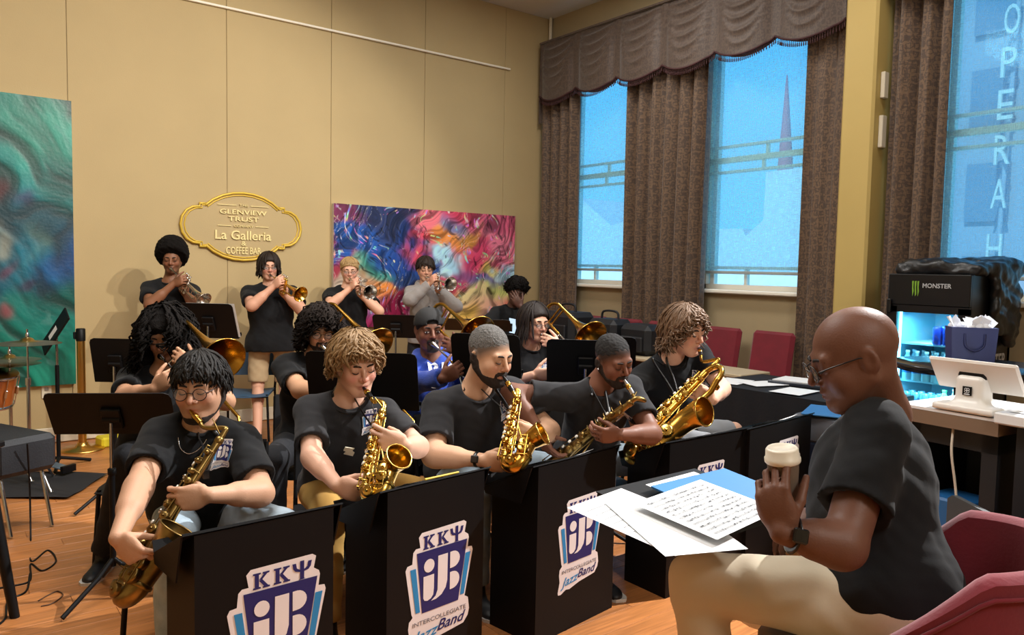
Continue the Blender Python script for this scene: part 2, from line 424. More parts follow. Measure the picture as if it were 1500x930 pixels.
def add_hand(F_, W, fd, pn, right, curls=(35, 35, 35, 35), thumb=(0.7, 0.6, 0.4), tc=25, spread=6, s=1.0, k=0.007):
    fd = nrm(fd); pn = V(pn); pn = nrm(pn - fd * (pn @ fd)); la = np.cross(fd, pn) * (1 if right else -1); W = V(W)
    off = (.030, .010, -.010, -.029); kn = (.088, .092, .087, .078); L = ((.043, .026, .021), (.047, .03, .022), (.043, .028, .021), (.034, .021, .019)); tips = []
    F_.ell(W + fd * .048 * s, V(.043, .05, .0165) * s, np.array([la, fd, pn]).T, k * 1.5)
    for i in range(4):
        K = W + (fd * kn[i] + la * off[i] + pn * (.002 if i in (1, 2) else 0)) * s
        F_.cone(W + (fd * .015 + la * off[i] * .5) * s, K, .0125 * s, .0105 * s, k * 1.3)
        sp = math.radians(spread * (1.5 - i)); d = nrm(fd * math.cos(sp) + la * math.sin(sp)); a = 0; p = K; cu = curls[i]; cu = cu if hasattr(cu, '__len__') else (cu, cu * 1.1, cu * .7)
        rr = (.0098, .0088, .0078, .0068) if i < 3 else (.0088, .0078, .0069, .006)
        for j in range(3):
            a += math.radians(cu[j]); q = p + (d * math.cos(a) + pn * math.sin(a)) * L[i][j] * s
            F_.cone(p, q, rr[j] * s, rr[j + 1] * s, k * .45); p = q
        tips.append(p)
    b = W + (fd * .022 + la * .024 + pn * .004) * s; t = nrm(la * thumb[0] + fd * thumb[1] + pn * thumb[2]); t2 = nrm(t * math.cos(math.radians(tc)) + nrm(fd * .6 + pn * .6 - la * .3) * math.sin(math.radians(tc)))
    m = b + t * .045 * s; F_.cone(W + fd * .01 * s, b, .015 * s, .014 * s, k); F_.cone(b, m, .0145 * s, .011 * s, k); n = m + t2 * .034 * s; F_.cone(m, n, .011 * s, .0095 * s, k * .5); F_.cone(n, n + nrm(t2 + pn * .2) * .024 * s, .0095 * s, .0075 * s, k * .4)
    return tips
def ik(a, b, l1, l2, hint):
    a, b = V(a), V(b); d = b - a; D = np.linalg.norm(d); u = d / D; h = V(hint); h = nrm(h - u * (h @ u))
    if D >= l1 + l2: return a + u * D * l1 / (l1 + l2)
    x = (l1 * l1 - l2 * l2 + D * D) / (2 * D); return a + u * x + h * math.sqrt(max(0, l1 * l1 - x * x))
def locks(mb, H, n, front, side, back, hang=(0, 0, 0), r=.007, amp=.006, freq=3, off=.012, seed=1, th0=(4, 60), curl=False, part=0.0, skip=None, rad=(.080, .101, .108), cen=(0, -.012, .008), segs=9):
    rg = np.random.default_rng(seed); dn = H.M.T @ V(0, 0, -1)
    for _ in range(n):
        ph = rg.uniform(-math.pi, math.pi); c = (1 + math.cos(ph)) / 2; b = (1 - math.cos(ph)) / 2
        wf, wb = max(0, math.cos(ph)) ** 1.0, max(0, -math.cos(ph)) ** 1.0; ws = 1 - wf - wb
        if skip and skip(ph): continue
        te = front * wf + side * ws + back * wb + rg.normal(0, 5); hg = (hang[0] * wf + hang[1] * ws + hang[2] * wb) * rg.uniform(.7, 1.1)
        t0 = rg.uniform(*th0); t0 = min(t0, te - 15); pts = []; o = off * rg.uniform(.6, 1.3); p0, p1, p2 = rg.uniform(0, 6.28, 3); tw = rg.normal(0, .25)
        for i in range(segs):
            u = i / (segs - 1); th = math.radians(t0 + (te - t0) * min(1, u / (1 if hg < .01 else .6))); a = ph + tw * u + part * math.sin(ph) * (1 - u)
            q = V(cen) + (V(rad) + o) * V(math.sin(th) * math.sin(a), math.sin(th) * math.cos(a), math.cos(th))
            if hg > .01 and u > .6: q = q + (dn + V(math.sin(a), math.cos(a) * .6, 0) * .28) * hg * (u - .6) / .4
            w = amp * (.3 + u); s_ = freq * 6.28 * u
            if curl: q = q + V(math.cos(s_ + p0), math.sin(s_ + p0), math.cos(s_ + p1) * .5) * w
            else: q = q + V(math.sin(s_ * .5 + p0), math.sin(s_ * .5 + p1), .4 * math.sin(s_ * .5 + p2)) * w
            pts.append(H.pt(*q))
        rr = [r * H.s * (.55 + .45 * math.sin(math.pi * min(1, (i + 1) / segs * .9))) * (1 if i < segs - 1 else .35) for i in range(segs)]
        mb.tube(pts, rr, n=5, caps=False, flat=.6)
def hair_cap(F_, H, o, fz=.058, nz=-.07, fy=.092, noise=None, rad=(.078, .099, .098), cz=.022):
    F_.ell(H.pt(0, -.015, cz), (V(rad) + o) * H.s, H.M); d = V(0, -fy - .09, nz - fz); F_.plane(H.pt(0, fy, fz), H.M @ V(0, -d[2], d[1]), .012)
    if noise:
        a, fr = noise; F_.disp = lambda P: (a * wob(P, fr, .4)).astype(np.float32); F_.dm = a * 1.6
def join_hair(name, F_, h, mb, m, parent):
    v, q = F_.polygonise(h) if F_ is not None else (np.zeros((0, 3)), np.zeros((0, 4), int)); off = base_of(parent); n = len(v); ff = list(q.ravel()); sz = [4] * len(q)
    if mb is not None and mb.v:
        v = np.concatenate([v, np.array(mb.v)]); 
        for f in mb.f: ff += [n + i for i in f]; sz.append(len(f))
    return link(name, mesh_np(name, v - off, ff, sz, [m]), parent)
SKIN = mat('skin', '#c09070', .52, bump=.08, bscale=180, attr=True, spec=.35)
INK = mat('brow_hair', '#1d1512', .8); EYEW = mat('eye_white', '#e6e0da', .25); EYED = mat('iris', '#1a100c', .15)
def skin_col(H, base, lip=None, stub=0.0, hot=0.0, scalp=None):
    b = V(lin(base)); lp = V(lin(lip)) if lip else b * V(.85, .55, .5)
    def fn(v):
        q = H.loc(v); c = np.tile(b, (len(v), 1))
        ml = np.exp(-((q[:, 0] / .021) ** 4 + ((q[:, 2] + .0635) / .0115) ** 4)) * (q[:, 1] > .07); c = c * (1 - ml[:, None] * .8) + lp * ml[:, None] * .8
        ck = np.exp(-(((np.abs(q[:, 0]) - .04) / .02) ** 2 + ((q[:, 2] + .03) / .02) ** 2)) * (q[:, 1] > .03) + np.exp(-((q[:, 0] / .016) ** 2 + ((q[:, 2] + .028) / .014) ** 2)) * (q[:, 1] > .09)
        c = c * (1 - np.minimum(ck, 1)[:, None] * V(0.02, .20, .16) * (1 + hot))
        if stub:
            sb = (q[:, 2] < -.035) & (q[:, 1] > .0) & (q[:, 2] > -.13); w = stub * sb * (1 - ml) * np.clip((-.03 - q[:, 2]) / .02, 0, 1) * (np.abs(q[:, 0]) < .09); c = c * (1 - w[:, None] * .55)
        if scalp:
            hl = q[:, 2] - (-.012 + .75 * (q[:, 1] - .0) + .10 * np.clip(q[:, 1] - .05, 0, 1)); w = .92 * np.clip(hl / .04 + .3, 0, 1) * (np.abs(q[:, 0]) < .083) * (q[:, 1] < .089) * (q[:, 2] > -.075); c = c * (1 - w[:, None] * .93) + V(lin(scalp)) * w[:, None] * .93
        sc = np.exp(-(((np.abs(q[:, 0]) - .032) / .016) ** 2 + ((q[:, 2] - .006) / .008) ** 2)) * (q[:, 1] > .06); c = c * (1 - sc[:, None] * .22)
        return np.clip(c, 0, 1)
    return fn
EMO = [(275, 92), (553, 86), (571, 100), (560, 160), (585, 180), (590, 200), (583, 258), (612, 262), (618, 285), (566, 560), (590, 577), (600, 650), (590, 690), (560, 728), (480, 738), (400, 748), (300, 775), (265, 768), (215, 792), (190, 788), (186, 770), (202, 695), (195, 640), (200, 600), (222, 578), (215, 560), (175, 290), (186, 266), (216, 262), (222, 195), (238, 178), (266, 178), (256, 115)]
def emblem(fn, mats_=None):
    """layered badge; fn(x, y, layer) -> point; x in -.36...36, y 0..1"""
    mb = MB()
    def P(uv, ly): return [fn((u - 400) / 440 * .72, 1 - (w - 85) / 705, ly) for u, w in uv]
    def poly(uv, ly, mi, fan=False):
        if fan:
            n = len(uv); c = (400, 440); uv = list(uv) + [((a * .55 + c[0] * .45), (b * .55 + c[1] * .45)) for a, b in uv] + [c]
            pts = P(uv, ly); mb.add(pts, [((i + 1) % n, i, n + i, n + (i + 1) % n) for i in range(n)] + [(n + (i + 1) % n, n + i, 2 * n) for i in range(n)], mi); return
        pts = P(uv, ly); mb.add(pts, [list(range(len(pts)))[::-1]], mi)
    def circ(u, w, ru, rw, a0=0, a1=360, n=18): return [(u + ru * math.cos(math.radians(a0 + (a1 - a0) * i / n)), w + rw * math.sin(math.radians(a0 + (a1 - a0) * i / n))) for i in range(n + (0 if a1 - a0 >= 360 else 1))]
    poly(EMO, 0, 0, True)
    poly([(243, 206), (410, 206), (577, 206), (549, 389), (520, 572), (400, 572), (280, 572), (262, 389)], 1, 1, True)
    poly([(203, 292), (238, 292), (268, 560), (240, 560)], 1, 2); poly([(567, 292), (602, 292), (560, 545), (533, 545)], 1, 2)
    poly(circ(322, 298, 34, 40), 2, 0)
    poly([(286, 356), (354, 356), (354, 440), (350, 480), (335, 498), (312, 506), (294, 500), (286, 484)], 2, 0)
    poly([(380, 256), (444, 256), (442, 420), (432, 462), (405, 496), (370, 512), (336, 514), (366, 492), (378, 460)], 2, 0)
    poly([(460, 256)] + circ(480, 305, 46, 50, -90, 90, 10) + [(460, 356)], 2, 0); poly([(460, 380)] + circ(478, 432, 47, 53, -90, 90, 10) + [(460, 486)], 2, 0)
    def K(x):
        for q in ([(0, 0), (34, 0), (34, 8), (26, 10), (26, 70), (34, 72), (34, 80), (0, 80), (0, 72), (8, 70), (8, 10), (0, 8)], [(26, 36), (48, 10), (42, 8), (42, 0), (72, 0), (72, 8), (62, 10), (40, 36)], [(26, 40), (40, 34), (66, 70), (74, 72), (74, 80), (42, 80), (42, 74), (48, 70)]): poly([(x + a, 116 + b) for a, b in q], 1, 1)
    K(284); K(375)
    for q in ([(33, -6), (52, -6), (52, 86), (60, 90), (25, 90), (33, 86)], [(-4, 2), (14, 2), (18, 28), (34, 40), (34, 50), (12, 44), (2, 30), (-2, 8)], [(89, 2), (71, 2), (67, 28), (51, 40), (51, 50), (73, 44), (83, 30), (87, 8)]): poly([(462 + a, 114 + b) for a, b in q], 1, 1)
    def txt(s, u0, u1, v0, h, mi, slope, **kw):
        v, f = text_polys(s, 1.0, **kw); a, b = v[:, 0].min(), v[:, 0].max(); c, d = v[:, 1].min(), v[:, 1].max()
        pts = [fn(((u0 + (p[0] - a) / (b - a) * (u1 - u0)) - 400) / 440 * .72, 1 - (v0 + slope * (u0 + (p[0] - a) / (b - a) * (u1 - u0) - 400) - (p[1] - c) / (d - c) * h - 85) / 705, 1) for p in v]; mb.add(pts, f, mi)
    txt('INTERCOLLEGIATE', 222, 576, 640, 26, 3, 0.0); txt('Jazz', 212, 392, 744, 84, 2, -.10, shear=.4, bold=.012); txt('Band', 380, 575, 714, 64, 1, -.02, shear=.4, bold=.014)
    return mb
EMB = [mat('badge_white', '#e9e2e4', .5), mat('badge_navy', '#151a63', .5), mat('badge_blue', '#1f86c4', .5), mat('badge_grey', '#5a5560', .5)]
SH_K = mat('black_cotton', '#111215', .92, bump=.04, bscale=140, vary=.12, vscale=9, sheen=.04, spec=.3)
SH_G = mat('washed_sunlit_black_cotton', '#29292c', .92, bump=.04, bscale=140, vary=.12, vscale=9, sheen=.06, spec=.3)  # faded black, raised further to put sunlight into the shirt colour
DENIM = mat('light_denim', '#a9bccb', .9, bump=.04, bscale=140, vary=.25, vscale=14); DARKP = mat('dark_trouser', '#16181e', .9, bump=.2, bscale=200, vary=.1)
KHAKI = mat('khaki_cotton', '#b7a07e', .9, bump=.04, bscale=140, vary=.1, vscale=12); TAN = mat('mustard_cotton', '#c59a50', .9, bump=.04, bscale=140, vary=.1)
GREYP = mat('grey_shorts_cotton', '#8d8f93', .9, bump=.04, bscale=140, vary=.1); NAVYP = mat('blue_denim', '#3c5068', .9, bump=.04, bscale=140, vary=.25, vscale=14)
SHOE = mat('black_leather', '#15151a', .5); SOLE = mat('white_rubber', '#d8d6d2', .6); SILVER = mat('polished_silver', '#d9d9dc', .18, 1.0); STEEL = mat('chrome', '#c8cacd', .22, 1.0)
GLASSR = mat('spectacle_wire', '#3b3230', .35, .6); LENS = mat('spectacle_lens', '#ffffff', .02, alpha=.12)
def person(label, head, look, hip, neck, yaw, skin, hands, shirt=SH_K, trousers=DARKP, knees=None, feet=None, hair=None, glasses=None, beard=None, sw=.175, fat=1.0, sleeve=.62, h=.005, emb=None, legs='seat', seat=.46, hs=1.0, lip=None, stub=0.0, eyes='down', brow=INK, group=None, arm=1.0, nz=1.0, hat=None, longsleeve=False, shoe=(SHOE, SOLE), ul=.29, fl=.255, face=1.0, hem=-.05, base=None, hot=0.0, headfat=None, shrug=0.0, lean=None, hoodie=False, kdir=None, scalp=None):
    H = Head(at(*head), *look, sc=hs); N = at(*neck)
    if hip[1] is None: r_ = RC @ _d(hip[0], 400); P = EYE + r_ * (hip[2] / F); P[2] = .55
    else: P = at(*hip)
    up = nrm(N - P); y = math.radians(yaw)
    fw0 = cv(math.sin(y), 0, math.cos(y)); fw0[2] = 0; lat = nrm(np.cross(nrm(fw0), up)); fw = np.cross(up, lat)
    sw = sw * .89; tilt = shrug; shd = {1: N + lat * sw - up * (.058 - tilt), -1: N - lat * sw - up * (.058 + tilt)}
    root = thing('person', label, 'person', (P[0], P[1], 0), group=group); D = dict(root=root, H=H, N=N, P=P, up=up, lat=lat, fw=fw, tips={})
    # ---- body
    B = Fld(); head_shapes(B, H, headfat or 1.0, nz)
    B.cone(H.pt(0, -.03, -.05), N + up * .0 - fw * .01, .053 * hs, .06 * (1 + (fat - 1) * .5), .03); B.cone(N, P + up * .1, .07, .07, .03)
    arms = {}
    for sd in (1, -1):
        hd = hands.get('R' if sd > 0 else 'L'); B.cone(N, shd[sd], .05, .052, .02)
        if hd is None: continue
        fd = nrm(hd['fd']) ; W = V(hd['W']) if 'W' in hd else V(hd['T']) - fd * .088 - nrm(V(hd['pn'])) * hd.get('gap', .03)
        E = V(hd['E']) if 'E' in hd else ik(shd[sd], W, ul, fl, hd['hint']); arms[sd] = (E, W); S = shd[sd]
        B.cone(S, E, .052 * arm, .044 * arm, .02); B.cone(E, W, .042 * arm, .0275 * (1 + (arm - 1) * .5), .02); B.cone(E + (W - E) * .12, E + (W - E) * .45, .044 * arm, .038 * arm, .03)
        D['tips'][sd] = add_hand(B, W, fd, hd['pn'], sd > 0, hd.get('curl', (35,) * 4), hd.get('thumb', (.7, .6, .4)), hd.get('tc', 25), hd.get('spread', 5), hd.get('s', 1.0) * hs)
    D['arms'] = arms; D['sh'] = shd
    # ---- legs
    fh = V(fw[0], fw[1], 0); fh = nrm(fh); lt = V(lat[0], lat[1], 0); lt = nrm(lt); jj = {}
    for i, sd in enumerate((1, -1)):
        HJ = P + lt * .09 * sd
        if legs == 'stand': HJ = HJ + lt * .015 * sd; K = V(HJ) * V(1, 1, 0) + V(0, 0, .49) + fh * .02 + lt * .015 * sd; A = V(HJ[0], HJ[1], .09) + lt * .04 * sd
        else:
            K = at(*knees[i]) if knees and knees[i] is not None else HJ + (fh * .43 + lt * .09 * sd if kdir is None else nrm(V(kdir[i][0], kdir[i][1], 0)) * .41) + V(0, 0, .02)
            A = V(K[0], K[1], .09) + fh * .03
        if feet and feet[i] is not None: A = V(feet[i][0], feet[i][1], feet[i][2] if len(feet[i]) > 2 else .09)
        jj[sd] = (HJ, K, A)
    bare = legs == 'stand' and trousers is KHAKI or legs == 'shorts'
    if bare:
        for sd in (1, -1):
            HJ, K, A = jj[sd]; B.cone(P + up * .1, HJ, .06, .07, .03); B.cone(HJ, K, .072, .054, .02); B.cone(K, A, .053, .036, .02); B.ell(K + (A - K) * .28 - fh * .012, (.05, .052, .11), None, .03)
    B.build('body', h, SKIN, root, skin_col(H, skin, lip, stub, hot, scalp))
    T = Fld()
    T.ell(P + up * .02, (.178 * fat, .145 * fat, .13), np.array([lat, fw, up]).T, .03)
    for sd in (1, -1):
        HJ, K, A = jj[sd]; rk = .068 * (1 + (fat - 1) * .5)
        if bare: T.ccut(HJ, HJ + (K - HJ) * .93, (.083 if legs == 'stand' else .098) * fat, .088 if legs == 'stand' else .08, .03)
        else: T.cone(HJ, K, .092 * fat, rk, .04); T.ccut(K, A + (K - A) * .05, rk, .058, .03)
    T.disp = lambda Q: (.0045 * wob(Q, 17, .9) + .003 * wob(Q, 38, 2.1)).astype(np.float32); T.dm = .008
    D['trousers'] = T.build('shorts' if bare else 'trousers', max(h * 1.7, .0085), trousers, root)
    for sd in (1, -1):
        HJ, K, A = jj[sd]; Sx = Fld(); A0 = V(A[0], A[1], A[2] - .06); Fm = np.array([lt, fh, V(0, 0, 1)]).T
        Sx.ell(A0 + fh * .02, (.042, .085, .04), Fm); Sx.ell(A0 + fh * .12 - V(0, 0, .008), (.045, .075, .028), Fm, .03); Sx.ccut(A0, A0 + V(0, 0, .075), .042, .04, .02); Sx.plane(A0 - V(0, 0, .024), (0, 0, -1))
        so = Sx.build('shoe', .009, shoe[0], root)
        mb = MB(); pr = [(.040, -.06), (.046, .0), (.043, .06), (.05, .12), (.046, .17), (.025, .197)]; pl = [(a, b) for a, b in pr] + [(-a, b) for a, b in pr[::-1]]
        mb.prism([(a, b) for a, b in pl], -.03, -.012, A0 + fh * 0, lt, fh); mb.build('sole', shoe[1], so)
    # ---- shirt
    S_ = Fld(); g = .92 * arm if not longsleeve else 1.0
    for sd, (E, W) in arms.items():
        S = shd[sd]
        if longsleeve:
            S_.cone(S, E, .074 * arm, .064 * arm, .02); S_.ccut(E, E + (W - E) * .97, .064 * arm, .046 * arm, .03); S_.ccut(E + (W - E) * .85, W, .03, .036, 0, 's')
        else:
            e = S + (E - S) * sleeve; S_.ccut(S, e, .070 * g, .078 * g, .02); S_.ccut(S + (E - S) * (sleeve * .7), S + (E - S) * (sleeve + .1), .046 * g, .066 * g, 0, 's')
    Rm = np.array([lat, fw, up]).T; L = np.linalg.norm(N - P)
    S_.ell(N - up * .17 + fw * .012, (sw * .98 * (1 + (fat - 1) * .3), .118 * (1 + (fat - 1) * .6), .20), Rm, .03); S_.ell(P + up * L * .42 + fw * .025 * fat, (.158 * fat, .128 * fat, .21), Rm, .08); S_.ell(P + up * (-.05 if legs == 'stand' else .03), ((.20 if legs == 'stand' else .185) * fat, (.175 if legs == 'stand' else .155) * fat, .27 if legs == 'stand' else .16), Rm, .06)
    for sd in (1, -1): S_.cone(N + up * .006 + lat * sd * .035, shd[sd], .054, .062 * (1 + (fat - 1) * .3), .045)
    S_.plane(P + up * (hem - (.05 if legs == 'stand' else 0)), -up, .004)
    S_.ell(N + up * .045 + fw * .022, (.068 * hs, .078 * hs, .052), Rm, .012, 's')
    bc_ = (N - up * emb[1] - lat * emb[0] + fw * .12) if emb else V(0, 0, -9)
    def cloth(Q):
        d = (.0060 * wob(Q, 15, .3) + .0046 * wob(Q * np.array([1, 1, .6], np.float32), 36, 1.3) + .0015 * wob(Q, 70, .3))
        if emb: d = d * np.clip((((Q - bc_) ** 2).sum(1) / (emb[2] * .62) ** 2), 0, 1)
        return d.astype(np.float32)
    S_.disp = cloth; S_.dm = .0125
    if hoodie:
        S_.p = [q for q in S_.p]; S_.cone(N + up * .03 - fw * .055 + lat * .07, N + up * .03 - fw * .055 - lat * .07, .045, .045, .03)
        for sd in (1, -1): S_.cone(N + up * .03 - fw * .05 + lat * .07 * sd, N + up * -.01 + fw * .07 + lat * .03 * sd, .042, .026, .02)
    sh = S_.build('hoodie' if hoodie else ('shirt'), max(h * 1.3, .0065), shirt, root); D['shirt'] = S_; D['shirt_o'] = sh
    if not hoodie:                                              # ribbed collar
        pts = [N + up * (.013 - .016 * math.cos(a)) + lat * .067 * hs * math.sin(a) + fw * (.012 + .071 * hs * math.cos(a)) for a in np.linspace(0, 2 * math.pi, 28)[:-1]]
        MB().tube(pts, .0075, 6, closed=True).build('collar', shirt, sh)
    if emb:
        ex, ey, es = emb; O = N - up * ey - lat * ex + fw * .35; pr = []
        def fn(x, yy, ly): pr.append((x, yy, ly)); return O - lat * (x * es) + up * ((yy - .5) * es) + fw * (ly * .0)
        mb = emblem(fn); pts = S_.project(np.array(mb.v), -fw, .5); ly = np.array([q[2] for q in pr]); mb.v = [tuple(p) for p in pts + np.outer(.0035 + .0014 * ly, fw)]
        bd = mb.build('shirt_badge', EMB, sh); bd['label'] = 'printed navy and white band badge on the chest'
    # ---- face
    for q in (-1, 1):
        MB().tube([H.pt(q * x, yq, z) for x, yq, z in ((.012, .0935, .0225), (.024, .0935, .0275), (.037, .088, .027), (.05, .077, .019))], [.0028 * hs, .0042 * hs, .0038 * hs, .002 * hs], 6).build('eyebrow', brow, root)
        if eyes == 'down':
            MB().tube([H.pt(q * x, yq, z) for x, yq, z in ((.0185, .0885, -.001), (.025, .0918, -.0042), (.033, .0925, -.0052), (.041, .0895, -.0035), (.0465, .084, .0005))], [.001 * hs, .0019 * hs, .0021 * hs, .002 * hs, .001 * hs], 5).build('eyelash', INK, root)
        else:
            eo = MB().ell(H.pt(q * .0325, .0865, .0), (.0125 * hs, .006 * hs, .0055 * hs), H.M).build('eye', EYEW, root); MB().ell(H.pt(q * .0325 + .002, .0905, -.001), (.0055 * hs, .003 * hs, .0052 * hs), H.M).build('iris', EYED, eo)
            MB().tube([H.pt(q * x, yq, z) for x, yq, z in ((.019, .088, .002), (.026, .0925, .0062), (.034, .093, .0068), (.0465, .084, .002))], .0015 * hs, 5).build('eyelash', INK, root)
    if beard:
        bc, kind = beard; HF = Fld(); head_shapes(HF, H, headfat or 1.0, nz); tk = .0028 * hs
        def bfn(P):
            q = H.loc(P); x, y_, z = np.abs(q[:, 0]), q[:, 1], q[:, 2]; zu = np.interp(y_, [-.02, .0, .02, .04, .1], [.012, .008, -.04, -.066, -.074] if kind != 'jaw' else [.012, .008, -.05, -.086, -.092])
            low = np.maximum(np.maximum(z - zu, -.03 - y_), .03 - x - (z < -.06) * 1); g = low if kind != 'goatee' else np.full(len(P), 1.0)
            if kind != 'jaw':
                mu = np.maximum.reduce([x - .029, z + .044, -.058 - z, .06 - y_]); sd_ = np.maximum.reduce([np.abs(x - .0285) - .0055, z + .05, .05 - y_]); ch = np.maximum.reduce([x - .027, z + .079, .045 - y_]); g = np.minimum.reduce([g, mu, sd_, ch])
            return np.maximum(HF.ev(P) - tk, g * hs).astype(np.float32)
        Bd = Fld(); Bd._a('u', H.pt(0, .03, -.06), .13 * hs, bfn, 0); Bd.disp = lambda Q: (.0010 * wob(Q, 190, 1)).astype(np.float32); Bd.dm = .002
        Bd.build('beard', .0042, bc, root)
    if glasses:
        gm, rr, asp = glasses; mb = MB(); ln = []
        for q in (-1, 1):
            c = H.pt(q * .034, .108, -.002); ux, uz = H.M[:, 0], H.M[:, 2]; ring = [c + (ux * math.cos(a) * rr + uz * math.sin(a) * rr * asp) * hs - H.M[:, 1] * abs(math.cos(a)) * .004 for a in np.linspace(0, 2 * math.pi, 21)[:-1]]
            mb.tube(ring, .0016 * hs, 6, closed=True); ln.append(ring)
            mb.tube([H.pt(q * (.034 + rr * .98), .1, .003), H.pt(q * .072, .075, .008), H.pt(q * .079, .01, .010), H.pt(q * .076, -.02, .0)], .0017 * hs, 6)
        mb.tube(spline([H.pt(-.034 + rr, .108, .002), H.pt(0, .112, .006), H.pt(.034 - rr, .108, .002)], 4), .0016 * hs, 6)
        go = mb.build('glasses', gm, root); [MB().add(r_, [list(range(20))], 0, True).build('lens', LENS, go) for r_ in ln]
    if hair: hair(D)
    return D
# ------------------------------------------------------------------ the room
XW, YB, ZC = 6.45, 7.69, 4.79
XL, YF = -3.0, -2.6
def onX(px, py, X): r = RC @ _d(px, py); return EYE + r * (X / r[0])
def onY(px, py, Y): r = RC @ _d(px, py); return EYE + r * (Y / r[1])
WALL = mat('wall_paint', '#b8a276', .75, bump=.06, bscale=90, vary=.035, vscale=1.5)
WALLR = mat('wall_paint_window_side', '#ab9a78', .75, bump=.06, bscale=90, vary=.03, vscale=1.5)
CEIL = mat('ceiling_paint', '#d5d3cd', .9); CREAM = mat('cream_gloss_paint', '#ddd3bd', .45); TRACK = mat('white_rail', '#f2ead8', .4)
COLM = mat('column_paint', '#c2a965', .6, vary=.03, vscale=2)
WOOD = mat('plank_wood', '#b0713f', .36, bump=.05, bscale=14, vary=.22, vscale=7.0, stretch=(.55, 9, 1), rand=.13)
DARKGAP = mat('plank_joint', '#4e2c17', .8)
def struct(name, mb, m, parent=None, **kw):
    o = mb.build(name, m, parent, **kw)
    if parent is None: o['kind'] = 'structure'
    return o
fl = struct('floor', MB().box(((XL + XW) / 2, (YF + YB) / 2, -.06), (XW - XL + .4, YB - YF + .4, .1)), DARKGAP)
pw = .127; pl = 1.22; items = []
for r in range(int((YB + .7) / pw) + 1):
    y0 = -.7 + r * pw; x0 = -.9 + (r * .437 % 1) * pl - pl
    while x0 < XW:
        a, b = max(x0, -.9), min(x0 + pl, XW)
        if b - a > .1 and y0 < YB:
            c = V((a + b) / 2, y0 + pw / 2, 0); q = px_of(c); vis = q[2] > .5 and -90 < q[0] < 1590 and q[1] < 990
            items.append(((1 / q[2] ** 3 if vis else 0), a, b, y0))
        x0 += pl
items.sort(reverse=True); shared = {}; rest = MB()
for i, (w, a, b, y0) in enumerate(items):
    y1 = min(y0 + pw, YB); L = round(b - a, 3)
    if i < 292 and w > 0:
        key = (L, round(y1 - y0, 3))
        if key not in shared: shared[key] = MB().box((0, 0, -.004), (L - .0016, y1 - y0 - .0016, .014), bev=.0012).mesh('plank', WOOD)
        o = link('plank', shared[key], fl, (V((a + b) / 2, (y0 + y1) / 2, 0) - base_of(fl)))
    else: rest.box(((a + b) / 2, (y0 + y1) / 2, -.004), (L - .0016, y1 - y0 - .0016, .014))
o = rest.build('plank', WOOD, fl); o['kind'] = 'stuff'
struct('ceiling', MB().box(((XL + XW) / 2, (YF + YB) / 2, ZC + .06), (XW - XL + .4, YB - YF + .4, .12)), CEIL)
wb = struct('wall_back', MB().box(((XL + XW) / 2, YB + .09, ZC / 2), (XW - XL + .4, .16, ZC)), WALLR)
seams = [XL, -1.4, -.18, 1.03, 2.38, 3.46, 4.6, 5.74, XW]
for a, b in zip(seams[:-1], seams[1:]):
    MB().box(((a + b) / 2, YB + .005, ZC / 2), (b - a - .004, .01, ZC - .002), bev=.003).build('panel', WALL, wb)
struct('wall_left', MB().box((XL - .08, (YF + YB) / 2, ZC / 2), (.16, YB - YF + .4, ZC)), WALL)
struct('wall_front', MB().box(((XL + XW) / 2, YF - .08, ZC / 2), (XW - XL + .4, .16, ZC)), WALL)
WIN = [(6.18, 7.32), (3.93, 5.22), (1.5, 2.93)]; Z0, Z1 = 1.44, 4.15
mb = MB(); ys = [YF] + [y for w in sorted(WIN) for y in w] + [YB + .05]
for a, b in zip(ys[::2], ys[1::2]): mb.box((XW + .15, (a + b) / 2, ZC / 2), (.3, b - a, ZC))
for a, b in WIN: mb.box((XW + .15, (a + b) / 2, Z0 / 2), (.3, b - a, Z0)).box((XW + .15, (a + b) / 2, (Z1 + ZC) / 2), (.3, b - a, ZC - Z1))
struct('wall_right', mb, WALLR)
struct('baseboard_back', MB().box(((XL + XW) / 2, YB - .011, .075), (XW - XL, .02, .13), bev=.005), CREAM)
struct('baseboard_right', MB().box((XW - .011, (YF + YB) / 2, .075), (.02, YB - YF - .05, .13), bev=.005), CREAM)
struct('trim_1', MB().box((XW - .15, 3.375, ZC / 2), (.3, .28, ZC), bev=.02), COLM)
struct('trim_2', MB().box(((XL + 5.8) / 2, YB - .02, 4.05), (5.8 - XL, .03, .022), bev=.004), TRACK)
struct('trim_3', MB().tube([(6.41, YB - .05, 3.4), (6.41, YB - .05, ZC)], .022, 10), CREAM)
FRAME = mat('window_frame_paint', '#f2efe2', .45)
def glassmat(name, a, col=(.85, .97, 1)):
    m = bpy.data.materials.new(name); m.use_nodes = True; t = m.node_tree; t.nodes.clear(); L = t.links.new
    out = t.nodes.new('ShaderNodeOutputMaterial'); mx = t.nodes.new('ShaderNodeMixShader'); tr = t.nodes.new('ShaderNodeBsdfTransparent'); gl = t.nodes.new('ShaderNodeBsdfGlossy')
    tr.inputs[0].default_value = (*col, 1); gl.inputs['Roughness'].default_value = .03; mx.inputs[0].default_value = a
    L(tr.outputs[0], mx.inputs[1]); L(gl.outputs[0], mx.inputs[2]); L(mx.outputs[0], out.inputs[0]); return m
GLASS = glassmat('window_glass', .02)
